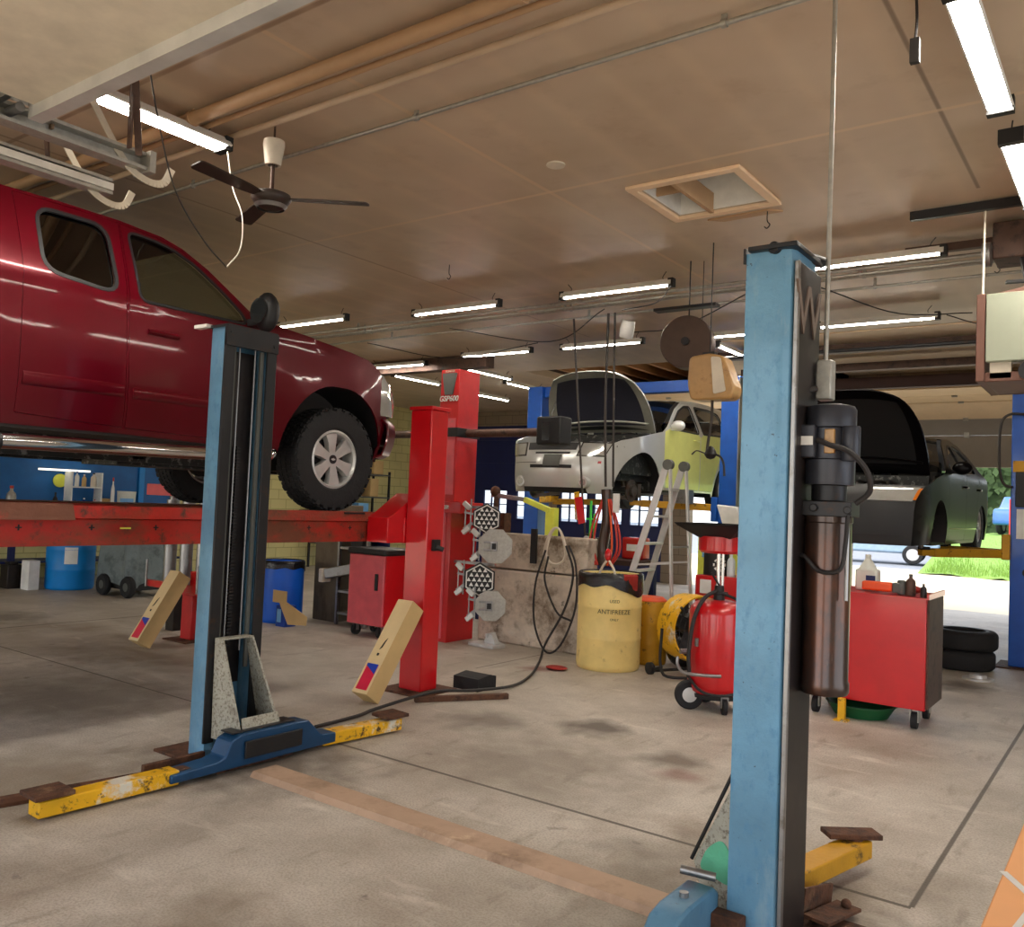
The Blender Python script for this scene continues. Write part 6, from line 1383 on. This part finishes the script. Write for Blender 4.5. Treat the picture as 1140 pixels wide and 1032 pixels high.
for i, (x, y, lb) in enumerate(((-1.0,7.9,'small dark hook hanging from the ceiling left of the heater'),(-2.2,5.95,'tiny hook on the ceiling above the near lift post'),(-5.2,6.0,'tiny hook on the ceiling above the near tube row'))):
    one('ceiling_hook', B().tube([(0,0,0),(0,0,-.08),(.02,0,-.11),(0,0,-.135),(-.02,0,-.12)], .004, 6, 4), 'cable', lb, 'hook', loc=(x,y,ZC))
one('hanging_plug', B().tube([(0,0,0),(.005,0,-.12),(0,0,-.20)], .006, 6, 4).box(-.018,.018,-.014,.014,-.30,-.20), 'cable', 'black inline plug dangling left of the big double tube light', 'plug', loc=(-.78,3.72,ZC))

# ------------------------------------------------------------------ outdoors
mat('grass_green', (112,146,60), .9, var=.3, vs=12); mat('leaf_green', (88,116,48), .8, var=.3); mat('hedge_green', (50,70,32), .9, var=.3); mat('bark', (80,62,46), .9); mat('car_blue', (40,96,160), .3, coat=.6); mat('car_pale', (150,176,196), .3, .3, coat=.6)
gb = B(); n = 40; rows = []
for j, (y, z) in enumerate(((27.0,0),(27.8,.10),(29,.35),(31,.7),(34,1.0),(38,1.1))):
    rows.append([(-5.3+20*i/n+(1.5 if j == 0 else 0)*sin(i*.7)*.3, y+.2*sin(i*1.3), z+.05*sin(i*2.1+j)) for i in range(n+1)])
gb.grid(rows); g = struct('terrain', gb, 'grass_green', smooth=60)
gg = B(); rr = random.Random(2)
for k in range(5000):
    x = rr.uniform(-5.1,1); y = 27.2+rr.random()**1.3*6; z = .04+min(1, (y-27)/6)*.75; h = rr.uniform(.06,.22); dx = rr.uniform(-.05,.05)
    gg.add([(x-.012,y,z-.05),(x+.012,y,z-.05),(x+dx,y+rr.uniform(-.04,.04),z+h)], [(0,1,2)])
tag(obj('grass', gg, 'grass_green', smooth=0), 'tall green grass on the bank across the paved apron', 'grass', kind='stuff')
def tree(x, y, h, r, seed, label):
    t = thing('tree', label, 'tree', (x,y,0), group='trees beyond the street'); rr = random.Random(seed)
    obj('trunk', B().cyl((0,0,-.1),(rr.uniform(-.2,.2),0,h*.6),.16,.08,n=10), 'bark', t)
    b = B()
    for k in range(1500):
        u = V((rr.gauss(0,1), rr.gauss(0,1), rr.gauss(0,1))).normalized()*r*rr.uniform(.55,1); u.z *= .75; u.z += h*.62
        a = V((rr.uniform(-1,1), rr.uniform(-1,1), rr.uniform(-1,1))).normalized()*.22; c_ = a.cross(V((rr.uniform(-1,1), rr.uniform(-1,1), 1))).normalized()*.16
        b.add([u-a, u+c_, u+a, u-c_], [(0,1,2,3)])
    obj('crown', b, 'leaf_green', t, smooth=0)
for i, (x, y, h, r, lb) in enumerate(((-11.5,49,6,2.6,'leafy tree farthest left outside the open bay'),(-5.6,49,6.0,2.5,'leafy tree outside, straight behind the black sedan'),(-.2,49,5.5,2.4,'leafy tree outside just right of the doorway centre'),(5.5,49,6,2.6,'leafy tree outside towards the far right'),(-18,48,6,2.6,'leafy tree outside beyond the silver car'))): tree(x, y, h, r, i, lb)
def parked(loc, rz, m, label, L=4.4):
    t = thing('parked_car', label, 'car', loc, rz); W = .88
    pr = [(-2.2,.35),(-2.2,.75),(-2.1,.95),(-1.5,1.0),(-.95,1.42),(.7,1.45),(1.35,1.02),(2.0,.9),(2.2,.7),(2.2,.35)]
    out = pr[:]; a1 = ell(1.4,.33,.37,.37,0,180,10); a2 = ell(-1.35,.33,.37,.37,0,180,10)
    b = B(); b.prism([(p[0], p[1]) for p in out], 'y', -W, W); obj('car_body', b, m, t, bev=.08, seg=3)
    g_ = B(); g_.prism([(-1.35,1.02),(-.90,1.37),(.66,1.40),(1.2,1.02)], 'y', -W-.01, W+.01); obj('side_windows', g_, 'glass_tint', t)
    for x in (1.4,-1.35):
        for s in (-1,1):
            wl = obj('wheel', B().lathe([(.2,-.1),(.30,-.1),(.33,-.06),(.33,.06),(.30,.1),(.2,.1)], (x,s*(W-.06),.33), 'y', 32), 'rubber', t)
            obj('hub_cap', B().cyl((x,s*(W-.06)-.09,.33),(x,s*(W-.06)+.09,.33),.21), 'alu', wl)
    return t
parked((-7.9,32.5,0), radians(8), 'car_pale', 'pale grey blue car parked across the street under the black sedan')
pv = parked((-3.6,24.6,0), radians(80), 'car_blue', 'bright blue car parked outside right of the black sedan'); pv.location = (-3.4,38.5,1.1)
one('red_sign', B().box(-.25,.25,-.02,.02,.7,1.9).box(-.03,.03,-.02,.02,0,.7), 'hose_red', 'faded red sign outside beside the right blue post', 'sign', loc=(-3.0,29.0,.33))

hb_ = B(); rr = random.Random(8); hb_.box(-8,26,43.6,44.6,0,4.0)
for k in range(5200):
    x = rr.uniform(-8.2,26.2); z = rr.uniform(.1,4.5); y = 43.5+rr.uniform(-.35,.1) if z < 4 else rr.uniform(43.3,44.8)
    u = V((x,y,z)); a = V((rr.uniform(-1,1), rr.uniform(-.4,.4), rr.uniform(-1,1))).normalized()*.22; c_ = a.cross(V((0,1,.3))).normalized()*.15
    hb_.add([u-a, u+c_, u+a, u-c_], [(0,1,2,3)])
tag(obj('added_hedge', hb_, 'hedge_green', smooth=0), 'tall green leaf wall added across the street to darken sedan reflections', 'added_hedge', kind='stuff')  # made-up planting, added to darken what the sedan side reflects
